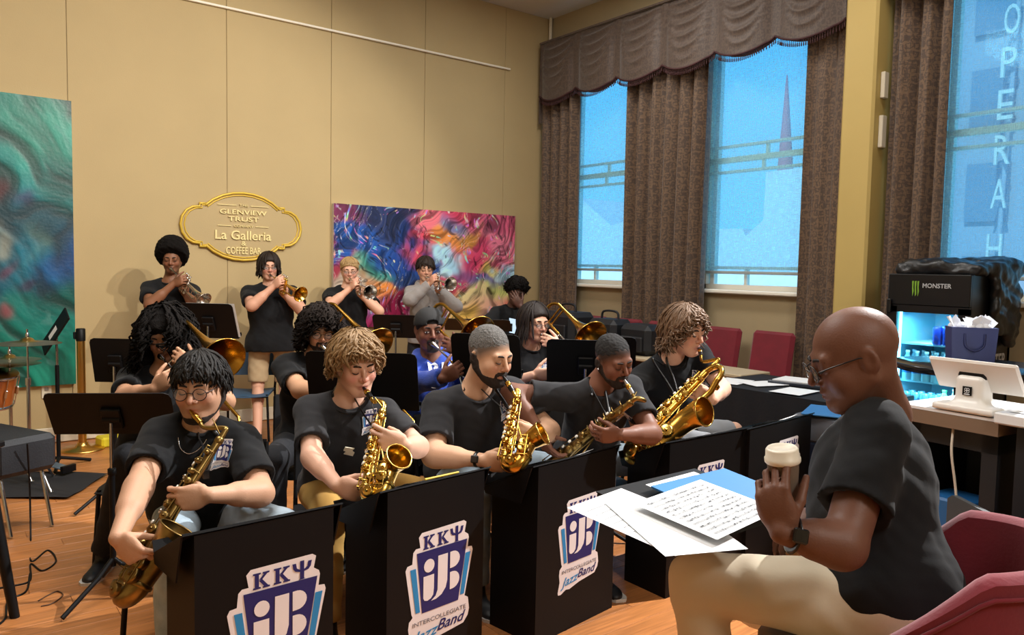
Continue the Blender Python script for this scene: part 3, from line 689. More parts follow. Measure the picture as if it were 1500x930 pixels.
def shademat():
    m = bpy.data.materials.new('shade_fabric'); m.use_nodes = True; t = m.node_tree; t.nodes.clear(); L = t.links.new; N = t.nodes.new
    out = N('ShaderNodeOutputMaterial'); mx = N('ShaderNodeMixShader'); tr = N('ShaderNodeBsdfTransparent'); tl = N('ShaderNodeBsdfTranslucent'); df = N('ShaderNodeBsdfDiffuse'); m2 = N('ShaderNodeMixShader')
    tr.inputs[0].default_value = (.80, .97, 1, 1); tl.inputs[0].default_value = (.62, .74, .80, 1); df.inputs[0].default_value = (.55, .62, .66, 1)
    tc = N('ShaderNodeTexCoord'); mp = N('ShaderNodeMapping'); mp.inputs['Scale'].default_value = (1, 160, 14); n1 = N('ShaderNodeTexNoise'); n1.inputs['Scale'].default_value = 1; n1.inputs['Detail'].default_value = 2
    mp2 = N('ShaderNodeMapping'); mp2.inputs['Scale'].default_value = (1, 14, 160); n2 = N('ShaderNodeTexNoise'); n2.inputs['Scale'].default_value = 1; ad = N('ShaderNodeMath'); mr = N('ShaderNodeMapRange')
    L(tc.outputs['Object'], mp.inputs[0]); L(tc.outputs['Object'], mp2.inputs[0]); L(mp.outputs[0], n1.inputs['Vector']); L(mp2.outputs[0], n2.inputs['Vector']); L(n1.outputs[0], ad.inputs[0]); L(n2.outputs[0], ad.inputs[1])
    L(ad.outputs[0], mr.inputs[0]); mr.inputs[1].default_value = .7; mr.inputs[2].default_value = 1.3; mr.inputs[3].default_value = .14; mr.inputs[4].default_value = .40
    L(mr.outputs[0], mx.inputs[0]); L(tr.outputs[0], mx.inputs[1]); m2.inputs[0].default_value = .35; L(tl.outputs[0], m2.inputs[1]); L(df.outputs[0], m2.inputs[2]); L(m2.outputs[0], mx.inputs[2]); L(mx.outputs[0], out.inputs[0]); return m
SHADE = shademat(); HEM = mat('shade_hem', '#9fa8a8', .5)
wn = ('nearest the corner', 'between the middle curtains', 'behind the drinks cooler')
for i, (a, b) in enumerate(WIN):
    w = bpy.data.objects.new('window_%d' % (i + 1), None); COL.objects.link(w); w.location = (XW + .1, (a + b) / 2, Z0); w['kind'] = 'structure'
    m_ = (a + b) / 2; W_w = b - a
    MB().box((XW + .12, a + .04, (Z0 + Z1) / 2), (.1, .08, Z1 - Z0)).box((XW + .12, b - .04, (Z0 + Z1) / 2), (.1, .08, Z1 - Z0)).box((XW + .12, m_, Z1 - .04), (.1, W_w, .08)).box((XW + .12, m_, Z0 + .02), (.1, W_w, .06)).box((XW + .13, a + .13, (Z0 + Z1) / 2), (.06, .05, Z1 - Z0)).box((XW + .13, b - .13, (Z0 + Z1) / 2), (.06, .05, Z1 - Z0)).build('window_frame', FRAME, w)
    for z, hh in ((2.885, .028), (2.75, .055), (2.63, .028)): MB().box((XW + .10, m_, z), (.06, W_w, hh), bev=.004).build('rail', FRAME, w)
    MB().box((XW + .12, m_, 1.66), (.06, W_w, .03)).box((XW + .12, m_ + .1, 1.56), (.05, .03, .2)).box((XW + .10, m_ - .1, 2.82), (.03, .03, .1)).box((XW + .10, m_ - .06, 2.69), (.03, .03, .1)).build('mullion', FRAME, w)
    MB().box((XW + .14, m_, (2.75 + Z1) / 2), (.006, W_w - .1, Z1 - 2.75)).build('pane', GLASS, w); MB().box((XW + .12, m_, (2.75 + Z0) / 2), (.006, W_w - .1, 2.75 - Z0)).build('pane', GLASS, w)
    MB().box((XW - .02, m_, Z0 - .02), (.14, W_w + .08, .04), bev=.01).build('window_sill', FRAME, w)
    s = thing('roller_shade', 'translucent mesh roller shade drawn low over the window ' + wn[i], 'shade', (XW + .03, m_, Z1 - .05), group=None)
    MB().box((XW + .03, m_, (1.615 + Z1) / 2), (.003, W_w - .03, Z1 - 1.615)).build('shade_fabric', SHADE, s); MB().box((XW + .03, m_, 1.612), (.014, W_w - .03, .03), bev=.005).build('hem_bar', HEM, s)
# ---- curtains
def damask(name, dark, light):
    m = bpy.data.materials.new(name); m.use_nodes = True; t = m.node_tree; b = t.nodes['Principled BSDF']; L = t.links.new; N = t.nodes.new
    tc = N('ShaderNodeTexCoord'); mp = N('ShaderNodeMapping'); mp.inputs['Scale'].default_value = (0.0, 9, 6); L(tc.outputs['Object'], mp.inputs[0])
    vo = N('ShaderNodeTexVoronoi'); vo.feature = 'DISTANCE_TO_EDGE'; vo.inputs['Scale'].default_value = 2.6; vo.inputs['Randomness'].default_value = .35; L(mp.outputs[0], vo.inputs['Vector'])
    wv = N('ShaderNodeTexNoise'); wv.inputs['Scale'].default_value = 4.5; wv.inputs['Detail'].default_value = 1.5; wv.inputs['Distortion'].default_value = 1.2; L(mp.outputs[0], wv.inputs['Vector'])
    m1 = N('ShaderNodeMath'); m1.operation = 'MULTIPLY'; m1.inputs[1].default_value = 22; L(vo.outputs['Distance'], m1.inputs[0]); m2 = N('ShaderNodeMath'); m2.operation = 'SINE'; L(m1.outputs[0], m2.inputs[0])
    m3 = N('ShaderNodeMath'); m3.operation = 'MULTIPLY_ADD'; m3.inputs[1].default_value = .12; L(m2.outputs[0], m3.inputs[0]); L(wv.outputs[0], m3.inputs[2])
    rp = N('ShaderNodeValToRGB'); rp.color_ramp.elements[0].position = .42; rp.color_ramp.elements[1].position = .62; rp.color_ramp.elements[0].color = (*lin(dark), 1); rp.color_ramp.elements[1].color = (*lin(light), 1)
    L(m3.outputs[0], rp.inputs[0]); L(rp.outputs[0], b.inputs['Base Color']); b.inputs['Roughness'].default_value = .62; b.inputs['Sheen Weight'].default_value = .3
    out = t.nodes['Material Output']; tl = N('ShaderNodeBsdfTranslucent'); mx = N('ShaderNodeMixShader'); mx.inputs[0].default_value = .12; L(rp.outputs[0], tl.inputs[0]); L(b.outputs[0], mx.inputs[1]); L(tl.outputs[0], mx.inputs[2]); L(mx.outputs[0], out.inputs[0]); return m
DAM = damask('damask_curtain', '#4f3e33', '#735a43'); DAMV = damask('damask_valance', '#4d3f38', '#5f4f44'); FRI = mat('maroon_fringe', '#3d1d1f', .8)
def curtain(y0, y1, X, label, folds, z1=4.2, seed=0, amp=.05):
    rg = np.random.default_rng(seed); ph = rg.uniform(0, 6, 4); n = folds * 12
    def f(u, v, off=0):
        z = .03 + v * (z1 - .03); g = (1 - v) * .6 + .4; y = y0 + (y1 - y0) * u + .012 * math.sin(6.28 * folds * u * 2 + ph[1]) * g
        s = math.sin(6.28 * folds * u + ph[0] + .5 * math.sin(2.2 * v + ph[2]) + .9 * math.sin(3.1 * u + ph[3]))
        return V(X + off - amp * (s + .35 * math.sin(12.6 * folds * u + ph[1])) * (.8 + .3 * math.sin(1.7 * v + ph[3])), y, z)
    t = thing('curtain', label, 'curtain', (X, (y0 + y1) / 2, .03), group='damask curtains along the window wall')
    MB().grid(lambda u, v: f(u, v), n, 18).grid(lambda u, v: f(1 - u, v, .006), n, 18).build('drape', DAM, t)
curtain(6.92, 7.6, 6.3, 'brown damask curtain hanging in the corner by the abstract painting', 4, seed=1)
curtain(4.98, 6.08, 6.3, 'widest brown damask curtain hanging between the two corner windows', 6, seed=2)
curtain(3.54, 3.92, 6.3, 'narrow brown damask curtain against the left side of the column', 2, seed=3)
curtain(2.72, 3.19, 6.3, 'brown damask curtain right of the column beside the cooler', 3, seed=4)
def valance(y0, y1, ns, z1, zb, label, seed=0):
    t = thing('valance', label, 'valance', (6.2, (y0 + y1) / 2, zb)); w = (y1 - y0) / ns
    def zbot(y):
        u = ((y1 - y) / w) % 1.0; return zb + .10 * (2 * abs(u - .5)) ** 2 - .02
    def f(u, v, off=0):
        y = y1 + (y0 - y1) * u; k = ((y1 - y) / w); i = int(min(k, ns - 1e-6)); q = 2 * (k - i) - 1; q = max(-1, min(1, q)); lo = zbot(y); z = lo + (z1 - lo) * v; d = (z1 - z)
        a = max(0, 1 - abs(q) ** 2.5 * 1.15); sag = .12 + .42 * a; ph = d / sag; env = a * max(0, 1 - ph * .75) ** .6 if ph < 1.33 else 0
        dep = .10 * a * min(1, ph) ** .7 * (1.15 - .5 * min(1, d / .7)) + .062 * (.6 - abs(math.sin(3.14 * (ph * 4.6 + .15 * i + .25 * q))) ** .7) * env + .014 * math.cos(6.28 * q * 3) * max(0, abs(q) - .55) * 2
        return V(6.2 - dep + off, y, z)
    nu = ns * 22
    MB().grid(lambda u, v: f(u, v), nu, 72).grid(lambda u, v: V(6.235, *f(1 - u, v)[1:]), nu, 3).box((6.22, (y0 + y1) / 2, z1 + .005), (.1, y1 - y0, .02)).build('swag', DAMV, t)
    fr = MB(); nf = int((y1 - y0) / .021); gp = MB().tube([f(i / nu, 0) - V(.004, 0, 0) for i in range(nu + 1)], .011, 5)
    for i in range(nf):
        p = f((i + .5) / nf, 0); fr.lathe(p - V(.004, 0, .066), [(.0012, 0), (.0062, .006), (.0055, .03), (.0022, .036), (.0035, .046), (.0018, .066)], n=5, cap0=False, cap1=False)
    gp.build('braid', FRI, t); o = fr.build('fringe', FRI, t); o['kind'] = 'stuff'
    e = MB()                                        # gathered return at the far end
    if y1 > 7: e.grid(lambda u, v: V(6.2 + .24 * u, y1 + .02 + .015 * math.sin(20 * u), 3.42 + .12 * u + v * (z1 - 3.42 - .12 * u)), 8, 6).build('swag', DAMV, t)
valance(3.53, 7.56, 6, 4.40, 3.68, 'long swagged brown valance with tasselled fringe over the two corner windows')
valance(.85, 3.2, 4, 4.6, 3.86, 'short swagged valance right of the column over the third window')
for z0, z1 in ((3.06, 3.27), (2.66, 2.92)):
    MB().box((6.27, 3.215, (z0 + z1) / 2), (.07, .035, z1 - z0), bev=.005).build('wall_sensor', CREAM)
for o, l in zip([o for o in COL.objects if o.name.startswith('wall_sensor')], ('upper small cream control box on the side of the column', 'lower small cream control box on the side of the column')): tag(o, l, 'wall box')
# ---- outside
BLDG = mat('pale_facade', '#c9cfd6', .8, vary=.05); BLD2 = mat('grey_facade', '#8f9bab', .8); SGN = mat('sign_white', '#c9cac2', .6); REDM = mat('red_mast', '#b06a78', .7); WDK = mat('facade_window_glass', '#5f7890', .3)
def facade(name, label, X, pts, dep=6, windows=(), m=None):
    P = [onX(*p, X) for p in pts]; t = thing(name, label, 'building', (X + dep / 2, P[0][1], -4)); q = [(p[1], p[2]) for p in P]
    MB().prism(q, 0, dep, (X, 0, 0), (0, 1, 0), (0, 0, 1)).build('wall', m or BLDG, t)
    for w in windows: MB().box((X - .05, w[0], w[1]), (.2, w[2], w[3])).build('window', WDK, t)
    return t
def prism_fix(): pass
SUN = lamp('sun', 'SUN', (-5, 0, 30), 4.0, (1, .95, .88)); SUN.rotation_euler = Vector((1, .25, -.75)).to_track_quat('-Z', 'Y').to_euler(); SUN.data.angle = .01
facade('building', 'pale stepped building seen through the middle window shade', 30, [(985, 520), (985, 335), (1088, 335), (1092, 346), (1118, 322), (1122, 252), (1215, 240), (1215, 520)])
facade('building', 'low pale building seen through the window nearest the corner', 34, [(790, 520), (790, 300), (850, 290), (895, 330), (940, 318), (940, 520)])
b3 = facade('building', 'tall office front with a vertical letter sign seen through the right shade', 22, [(1360, 560), (1360, -60), (1640, -60), (1640, 560)], windows=[(c, z, 1.0, 1.5) for c in (6.6, 8.4, 10.2) for z in np.arange(-1, 14, 2.4)], m=BLD2)
sg = thing('street_sign', 'vertical white letter sign on the building outside the right window', 'sign', (21.6, 7.6, 4))
mb = MB()
for ch, px, py in zip('OPERAHOUSE', (1483, 1478, 1473, 1468, 1463, 1456, 1450, 1445, 1440, 1435), (27, 90, 152, 218, 282, 362, 430, 495, 560, 625)):
    p = onX(px, py + 23, 21.3); add_text(mb, ch, p, (0, -1, 0), (0, 0, 1), 1, .08, width=.34, height=.72)
mb.build('letters', SGN, sg); p0, p1 = onX(1492, -20, 21.42), onX(1446, 520, 21.42); MB().tube([p0 + V(.1, 0, 0), p1 + V(.1, 0, 0)], .06, 6).build('sign_post', BLD2, sg)
p0, p1 = onX(1150, 265, 40), onX(1153, 110, 40); t = thing('mast', 'thin reddish tower tip rising behind the pale building', 'tower', V(p0[0], p0[1], -4)); MB().tube([V(p0[0], p0[1], -4), p0, p1], [.8, .5, .04], 8).build('spire', REDM, t)
# ---- pictures and the sign on the back wall
def canvas(name, label, x0, x1, z0, z1, paint, n, dep=.045):
    t = thing(name, label, 'painting', ((x0 + x1) / 2, YB - .03, z0)); nx, nz = n; u, v = np.meshgrid(np.linspace(0, 1, nx), np.linspace(0, 1, nz), indexing='ij')
    c, hgt = paint(u.ravel(), v.ravel()); P = np.stack([x0 + (x1 - x0) * u.ravel(), YB - dep - .0125 - .0014 * hgt, z0 + (z1 - z0) * v.ravel()], 1) - base_of(t)
    i, j = np.meshgrid(np.arange(nx - 1), np.arange(nz - 1), indexing='ij'); a = (i * nz + j).ravel(); q = np.stack([a, a + nz, a + nz + 1, a + 1], 1)
    me = mesh_np('paint', P, q.ravel(), np.full(len(q), 4), [PAINT]); at_ = me.attributes.new('Col', 'FLOAT_COLOR', 'POINT'); at_.data.foreach_set('color', np.concatenate([c, np.ones((len(c), 1))], 1).astype(np.float32).ravel())
    link('paint', me, t); MB().box(((x0 + x1) / 2, YB - dep / 2 - .008, (z0 + z1) / 2), (x1 - x0, dep, z1 - z0)).build('stretcher', CANV, t)
PAINT = mat('oil_paint', '#ffffff', .38, attr=True, bump=.15, bscale=45); CANV = mat('canvas_edge', '#cfc4ba', .8)
def fbm(u, v, f, seed, o=4):
    rg = np.random.default_rng(seed); r = np.zeros_like(u); a = 1
    for _ in range(o):
        g = rg.uniform(-1, 1, (64, 64)); x, y = u * f, v * f; i, j = np.floor(x).astype(int), np.floor(y).astype(int); s, t = x - i, y - j; s = s * s * (3 - 2 * s); t = t * t * (3 - 2 * t)
        r += a * ((g[i % 64, j % 64] * (1 - s) + g[(i + 1) % 64, j % 64] * s) * (1 - t) + (g[i % 64, (j + 1) % 64] * (1 - s) + g[(i + 1) % 64, (j + 1) % 64] * s) * t); a *= .5; f *= 2.03
    return r
def mixcols(u, v, anchors, p=5):
    W = np.zeros(len(u)); C = np.zeros((len(u), 3))
    for (a, b, r, col) in anchors:
        w = np.exp(-(((u - a) ** 2 + (v - b) ** 2) / (r * r))) ** 1 + 1e-6; w = w ** p; W += w; C += w[:, None] * V(lin(col))
    return C / W[:, None]
def paint2(u, v):
    x, y = u * 1.84, v; wu, wv = u + .07 * fbm(x, y, 4, 3), v + .10 * fbm(x, y, 4, 4)
    A = [(.02, .95, .14, '#6e2a4e'), (.12, .75, .2, '#1d4f9e'), (.25, .85, .2, '#27335c'), (.37, .78, .16, '#16397c'), (.3, .55, .2, '#1c3f86'), (.35, .42, .15, '#233a68'), (.03, .5, .1, '#a8354c'), (.1, .4, .12, '#c9b4a0'), (.2, .45, .14, '#3f8f7a'), (.22, .25, .14, '#d6843a'), (.3, .15, .18, '#8a1a44'), (.1, .15, .15, '#7a5a9a'), (.45, .7, .12, '#d84a52'), (.52, .85, .14, '#e0707c'), (.6, .72, .12, '#e79048'), (.68, .82, .12, '#5d78a8'), (.75, .72, .12, '#d99a3c'), (.72, .92, .15, '#c8405c'), (.88, .9, .2, '#cc5a78'), (.8, .6, .16, '#c23a60'), (.95, .7, .14, '#d8758c'), (.58, .56, .1, '#9fd0ea'), (.55, .5, .09, '#b6dcec'), (.93, .5, .09, '#a8d2ea'), (.85, .52, .08, '#cfc85a'), (.7, .45, .14, '#7d4a78'), (.6, .38, .14, '#b83450'), (.8, .38, .12, '#5a5a9a'), (.75, .25, .16, '#cdbf86'), (.88, .3, .14, '#b9c06a'), (.6, .18, .16, '#c8a87a'), (.5, .3, .12, '#b05a4a'), (.8, .1, .2, '#d8a890'), (.95, .12, .14, '#cf5a50'), (.68, .07, .12, '#d9b24a'), (.45, .1, .12, '#6a2a4a')]
    c = mixcols(wu, wv, A, 4)
    a_, b_ = x + .16 * fbm(x, y, 2.4, 8, 3) , y + .16 * fbm(x, y, 2.4, 10, 3); ac, al = (a_ - .7 * b_), (.7 * a_ + b_) * .8
    st = 1.6 * fbm(ac * 9 + 3, al * 2.0 + 3, 3, 9, 3); s2 = 1.5 * fbm((a_ + .5 * b_) * 17 + 9, (b_ - .5 * a_) * 4 + 5, 3, 14, 2)
    hue = np.stack([.62 + .38 * np.sin(9 * fbm(x, y, 4, 31)), .55 + .35 * np.sin(9 * fbm(x, y, 4, 32) + 2), .6 + .35 * np.sin(9 * fbm(x, y, 4, 33) + 4)], 1)
    c = c * (1 + .55 * np.clip(st, -1, .6))[:, None]; k = np.clip(s2 - .75, 0, .5) * 2 * (fbm(x, y, 5, 41) > -.15); c = c * (1 - .8 * k[:, None]) + hue * .8 * k[:, None]
    k = np.clip(-s2 - .8, 0, .5) * 2 * (fbm(x, y, 5, 43) > 0); c = c * (1 - .7 * k[:, None]); k = np.clip(1 - np.abs(st) * 14, 0, 1) * (fbm(x, y, 6, 45) > .2); c = c * (1 - .55 * k[:, None]) + V(.8, .8, .78) * .5 * k[:, None]
    return np.clip(c * 1.05, 0, 1), st
def paint1(u, v):
    x, y = u * .8, v; wu, wv = u + .08 * fbm(x, y, 4, 53), v + .05 * fbm(x, y, 5, 54)
    A = [(.5, .95, .3, '#1f9484'), (.9, .9, .25, '#2f9a86'), (.6, .75, .25, '#12807c'), (.95, .7, .2, '#1c8a86'), (.8, .5, .2, '#0f6f86'), (.95, .42, .14, '#1a5fae'), (.7, .35, .16, '#11607a'), (.9, .25, .2, '#0f7d74'), (.95, .08, .2, '#1d947c'), (.6, .12, .2, '#178a76'), (.72, .63, .05, '#9a2c3e'), (.8, .6, .05, '#3c3a6a'), (.7, .5, .05, '#b9b9a6'), (.82, .48, .05, '#7fae9e'), (.74, .42, .045, '#7c2a48'), (.85, .37, .04, '#4a2450'), (.72, .28, .05, '#5a2a4a'), (.8, .23, .04, '#a23a4c'), (.66, .33, .06, '#c0a48e')]
    c = mixcols(wu, wv, A, 4); a_, b_ = x + .14 * fbm(x, y, 2.4, 58, 3), y + .14 * fbm(x, y, 2.4, 57, 3); ac, al = a_ + .8 * b_, b_ - .8 * a_; st = 1.5 * fbm(ac * 6 + 3, al * 1.3 + 3, 3, 59, 4); s2 = 1.5 * fbm((a_ - .3 * b_) * 5 + 3, (b_ + .3 * a_) * 13 + 3, 3, 62, 2)
    c = c * (1 + .6 * np.clip(st, -1, 1))[:, None]; k = np.clip(s2 - .9, 0, .5) * 2 * (fbm(x, y, 5, 60) > .1); c = c * (1 - .5 * k[:, None]) + V(.14, .42, .38) * .5 * k[:, None]; c = c * (.50 + .16 * fbm(x, y, 9, 61))[:, None]
    return np.clip(c, 0, 1), st
canvas('painting', 'large teal and green abstract canvas behind the drum kit', -.9, 1.05, .52, 2.97, paint1, (230, 290))
canvas('painting', 'wide multicoloured abstract canvas behind the standing trumpeters', 3.47, 5.9, .93, 2.26, paint2, (460, 250))
GOLD = mat('gold_paint', '#d8b544', .4, .25); GOLDL = mat('pale_gold_letters', '#efdc9c', .45, .0)
sg = thing('wall_sign', 'gold outlined coffee bar sign on the tan wall above the trumpeters', 'sign', (2.53, YB - .01, 1.63))
half = [(0, .33), (.1, .322), (.2, .295), (.29, .25), (.345, .205), (.36, .19), (.36, .205), (.415, .205), (.415, .175), (.48, .168), (.535, .135), (.575, .075), (.59, 0)]
out = half + [(a, -b) for a, b in half[::-1][1:]]; out = out + [(-a, b) for a, b in out[::-1][1:-1]]
SO = V(2.53, YB - .004, 1.967)
MB().prism([(a * .99, b * .99) for a, b in out], 0, .015, SO, (1, 0, 0), (0, 0, 1)).build('sign_board', WALL, sg)
gf = MB()
for k, r in ((1, .013), (.945, .007)): gf.tube([SO + V(a * k, -.018, b * (k - .02 * (k < 1))) for a, b in out], r, 6, closed=True)
gf.build('gold_border', GOLD, sg); lt = MB()
for s, z, w, h_ in (('THE', .195, .085, .022), ('GLENVIEW', .118, .46, .045), ('TRUST', .05, .30, .045), ('COMPANY', -.008, .19, .022), ('La Galleria', -.13, .55, .09), ('&', -.188, .05, .045), ('COFFEE BAR', -.272, .345, .07)):
    add_text(lt, s, SO + V(0, -.018, z), (1, 0, 0), (0, 0, 1), 1, .012, width=w, height=h_, bold=.012 if h_ > .03 else 0)
for z, a, b in ((.205, -.25, -.07), (.205, .07, .25), (.003, -.25, -.12), (.003, .12, .25)): lt.box(SO + V((a + b) / 2, -.022, z), (b - a, .008, .006))
lt.build('lettering', GOLDL, sg)
ot = thing('outlet', 'cream wall outlet below the teal canvas', 'outlet', (.83, YB - .01, .41)); MB().box((.83, YB - .008, .46), (.075, .012, .115), bev=.004).build('cover_plate', CREAM, ot)
MB().box((.83, YB - .017, .485), (.03, .008, .028)).box((.83, YB - .017, .435), (.03, .008, .028)).build('socket', mat('socket_grey', '#8a8478', .5), ot)
# ------------------------------------------------------------------ instruments
BRASS = mat('lacquered_brass', '#c79a45', .22, 1.0); BRASSD = mat('aged_brass', '#8d7444', .34, 1.0, vary=.25, vscale=22); BRASSL = mat('bright_brass', '#d9b45c', .2, 1.0); PEARL = mat('key_pearl', '#e8e4da', .3)
EBON = mat('black_mouthpiece', '#0e0e10', .3); ROSE = mat('rose_brass', '#b06f3c', .25, 1.0, vary=.15, vscale=18)
def smooth01(t): return t * t * (3 - 2 * t)
def sax(label, M, T0, B0, bd, cdir, kind, m, label_g=None, mp=EBON, mpdir=None, flip=1, keym=None):
    """M lips, T0 top of the body tube, B0 end of the straight body, bd side the bell rises on, cdir where the bell opens to"""
    M, T0, B0 = V(M), V(T0), V(B0); ax = nrm(B0 - T0); bd = V(bd); bd = nrm(bd - ax * (bd @ ax)); fr = np.cross(ax, bd) * flip; cdir = nrm(cdir)
    r0, r1, gap, bl, rb = {'alto': (.0125, .026, .08, .105, .053), 'tenor': (.014, .031, .095, .14, .068), 'bari': (.02, .040, .11, .33, .075)}[kind]
    t = thing('saxophone', label, 'saxophone', B0 + ax * .06, group=label_g); L = np.linalg.norm(B0 - T0)
    # mouthpiece + neck
    md = nrm(mpdir) if mpdir is not None else nrm(T0 - M); e0 = M + md * .075
    MB().tube([M - md * .012, M + md * .01, M + md * .05, e0], [.005, .009, .0125, .0115], 10).lathe(M + md * .022, [(.0118, 0), (.0135, .002), (.0135, .022), (.0125, .024)], md, 12, 1).build('mouthpiece', [mp, m if mp is EBON else BRASS], t)
    if kind == 'bari':
        # crook then the looped upper tube
        lp = T0 - ax * .02; c = T0 + bd * .085 + ax * .02; nk = MB().tube(spline([e0 - md * .01, e0 + md * .06, T0 - ax * .10 + md * .0, T0 - ax * .03], 7), [.0085] * 7 + [.010] * 7 + [.012] * 8, 10); nk.build('neck', m, t)
        pts = spline([T0 - ax * .03, T0 - ax * .0 + bd * .005, T0 + ax * .05 + bd * .0], 5)
        lo = MB(); ring = [T0 + ax * (.02 - .075 * math.sin(a)) + fr * .03 * math.sin(a * .5) + bd * (.055 - .055 * math.cos(a)) for a in np.linspace(0, math.pi * 1.0, 14)]
        lo.tube([T0 + ax * .16, T0 + ax * .06] + ring + [T0 + bd * .11 + ax * .08, T0 + bd * .105 + ax * .15], .0165, 12); lo.lathe(T0 + ax * .05, [(.02, 0), (.022, .004), (.022, .02), (.02, .024)], ax, 14).lathe(T0 + bd * .11 + ax * .03, [(.018, 0), (.021, .004), (.021, .02), (.018, .024)], ax, 14); lo.build('upper_loop', m, t)
    else:
        hgt = .055 if kind == 'tenor' else .03
        MB().tube(spline([e0 - md * .012, e0 + md * .03, (e0 * .45 + T0 * .55) - ax * hgt + md * .045 * (kind == 'tenor'), T0 - ax * .045 , T0 + ax * .012], 7), list(np.linspace(.0075, .0125, 29)), 10).lathe(T0 - ax * .02, [(.0145, 0), (.017, .003), (.017, .022), (.0145, .025)], ax, 14).tube([T0 - ax * .03 + fr * .012, e0 * .5 + T0 * .5 - ax * hgt * .9 + fr * .02], .0025, 6).build('neck', m, t)
    MB().tube([T0, T0 + (B0 - T0) * .5, B0], [r0, (r0 + r1) / 2, r1], 16).lathe(B0 - ax * .012, [(r1 + .001, 0), (r1 + .005, .004), (r1 + .005, .016), (r1 + .001, .02)], ax, 18).build('body_tube', m, t)
    S = B0 + bd * gap; cen = (B0 + S) / 2; bow = [cen + (-bd * math.cos(a) + ax * math.sin(a) * 1.15) * gap / 2 for a in np.linspace(0, math.pi, 12)]
    MB().tube(bow, list(np.linspace(r1, r1 + .009, 12)), 16, caps=False).lathe(S + ax * .01, [(r1 + .010, 0), (r1 + .014, .004), (r1 + .014, .014), (r1 + .010, .018)], -ax, 18).build('bow', m, t)
    C = S - ax * bl + cdir * .05 + bd * .015; P = spline([S, S - ax * bl * .35 + bd * .004, S - ax * bl * .75 + cdir * .012 + bd * .008, C], 8); P.append(C + nrm(cdir - ax * .35) * .018); n = len(P)
    rr = [(r1 + .009) + (rb - r1 - .009) * ((i / (n - 1)) ** 2.6) for i in range(n)]; rr[-1] = rb
    be = MB(); be.tube(P, rr, 26, caps=False); o = be.build('bell', m, t); lastd = nrm(P[-1] - P[-2]); Rf = frame(lastd)
    MB().tube([P[-1] + rb * (Rf[:, 0] * math.cos(a) + Rf[:, 1] * math.sin(a)) for a in np.linspace(0, 2 * math.pi, 33)[:-1]], .0035, 8, closed=True).build('rim', BRASSL if m is not BRASSD else BRASSD, o)
    # keywork
    km = keym or m; cup = MB().lathe((0, 0, 0), [(.001, .012), (.72, .012), (.95, .009), (1, 0), (.97, -.006), (.3, -.008)], (0, 0, 1), 14).lathe((0, 0, 0), [(.25, .010), (.25, .016), (.001, .017)], (0, 0, 1), 10).mesh('key_cup', km)
    def put(name, me, loc, z, s):
        o = link(name, me, t, loc - base_of(t)); o.rotation_euler = Vector(nrm(z)).to_track_quat('Z', 'Y').to_euler(); o.scale = (s, s, 1); return o
    side = nrm(bd * .35 + fr); cups = [(.10, .5), (.17, .55), (.25, .6), (.32, .68), (.40, .72), (.5, .8), (.58, .85), (.68, .95), (.78, 1.0), (.9, 1.05)]
    for u, k in cups:
        r = r0 + (r1 - r0) * u; sd = nrm(side + bd * (.5 * math.sin(u * 23))); put('key_cup', cup, T0 + (B0 - T0) * u + sd * (r + .008), sd, .021 * k * (r1 / .03))
    for u, k in ((.12, 1.25), (.42, 1.15)): q = S - ax * bl * u - bd * 0; sd = nrm(fr + bd * .3); put('key_cup', cup, q + sd * (r1 + .022), sd, .026 * k * (r1 / .03))
    put('key_cup', cup, cen + ax * gap * .45 + fr * (r1 + .012), nrm(fr + ax * .4), .03 * (r1 / .03))
    for u in (.2, .3, .38, .56, .64, .72):
        r = r0 + (r1 - r0) * u; sd = nrm(-bd * .55 + fr); MB().lathe(T0 + (B0 - T0) * u + sd * (r + .012), [(.0085, 0), (.0085, .005), (.006, .006), (.001, .006)], sd, 12).build('finger_pearl', PEARL, t)
    for i, (a, b, d) in enumerate(((.05, .52, nrm(fr - bd * .25)), (.3, .95, nrm(fr + bd * .55)), (.08, .9, nrm(bd + fr * .2)), (.45, .98, nrm(fr * .5 - bd)))):
        A, Bq = T0 + (B0 - T0) * a + d * (r0 + (r1 - r0) * a + .011), T0 + (B0 - T0) * b + d * (r0 + (r1 - r0) * b + .011); k = MB().tube([A, Bq], .0028, 6)
        for j in range(6):
            u = a + (b - a) * j / 5; q = T0 + (B0 - T0) * u; r = r0 + (r1 - r0) * u; k.tube([q + d * (r - .002), q + d * (r + .014)], .0028, 6); w = nrm(np.cross(ax, d)); k.tube([q + d * (r + .011), q + d * (r + .012) + w * .022, q + d * (r + .006) + w * .03], .0022, 5)
        k.build('key_rod', km, t)
    g = MB(); q = S - ax * bl * .2 + fr * (r1 + .03)
    for k in (-1, 0, 1): g.tube([q + ax * .05 * k + bd * .03, q + ax * .05 * k + fr * .008, q + ax * .05 * k - bd * .03, q + ax * .05 * k - bd * .04 - fr * .03], .0025, 5)
    g.tube([q + ax * .055 + bd * .03, q - ax * .055 + bd * .03], .0025, 5).tube([q + ax * .055 - bd * .03, q - ax * .055 - bd * .03], .0025, 5)
    g.build('key_guard', km, t); MB().tube([T0 + (B0 - T0) * .45 + bd * r1, (S - ax * bl * .45)], .004, 6).build('bell_brace', km, t)
    return dict(root=t, ax=ax, bd=bd, fr=fr, T0=T0, B0=B0, S=S, C=C)
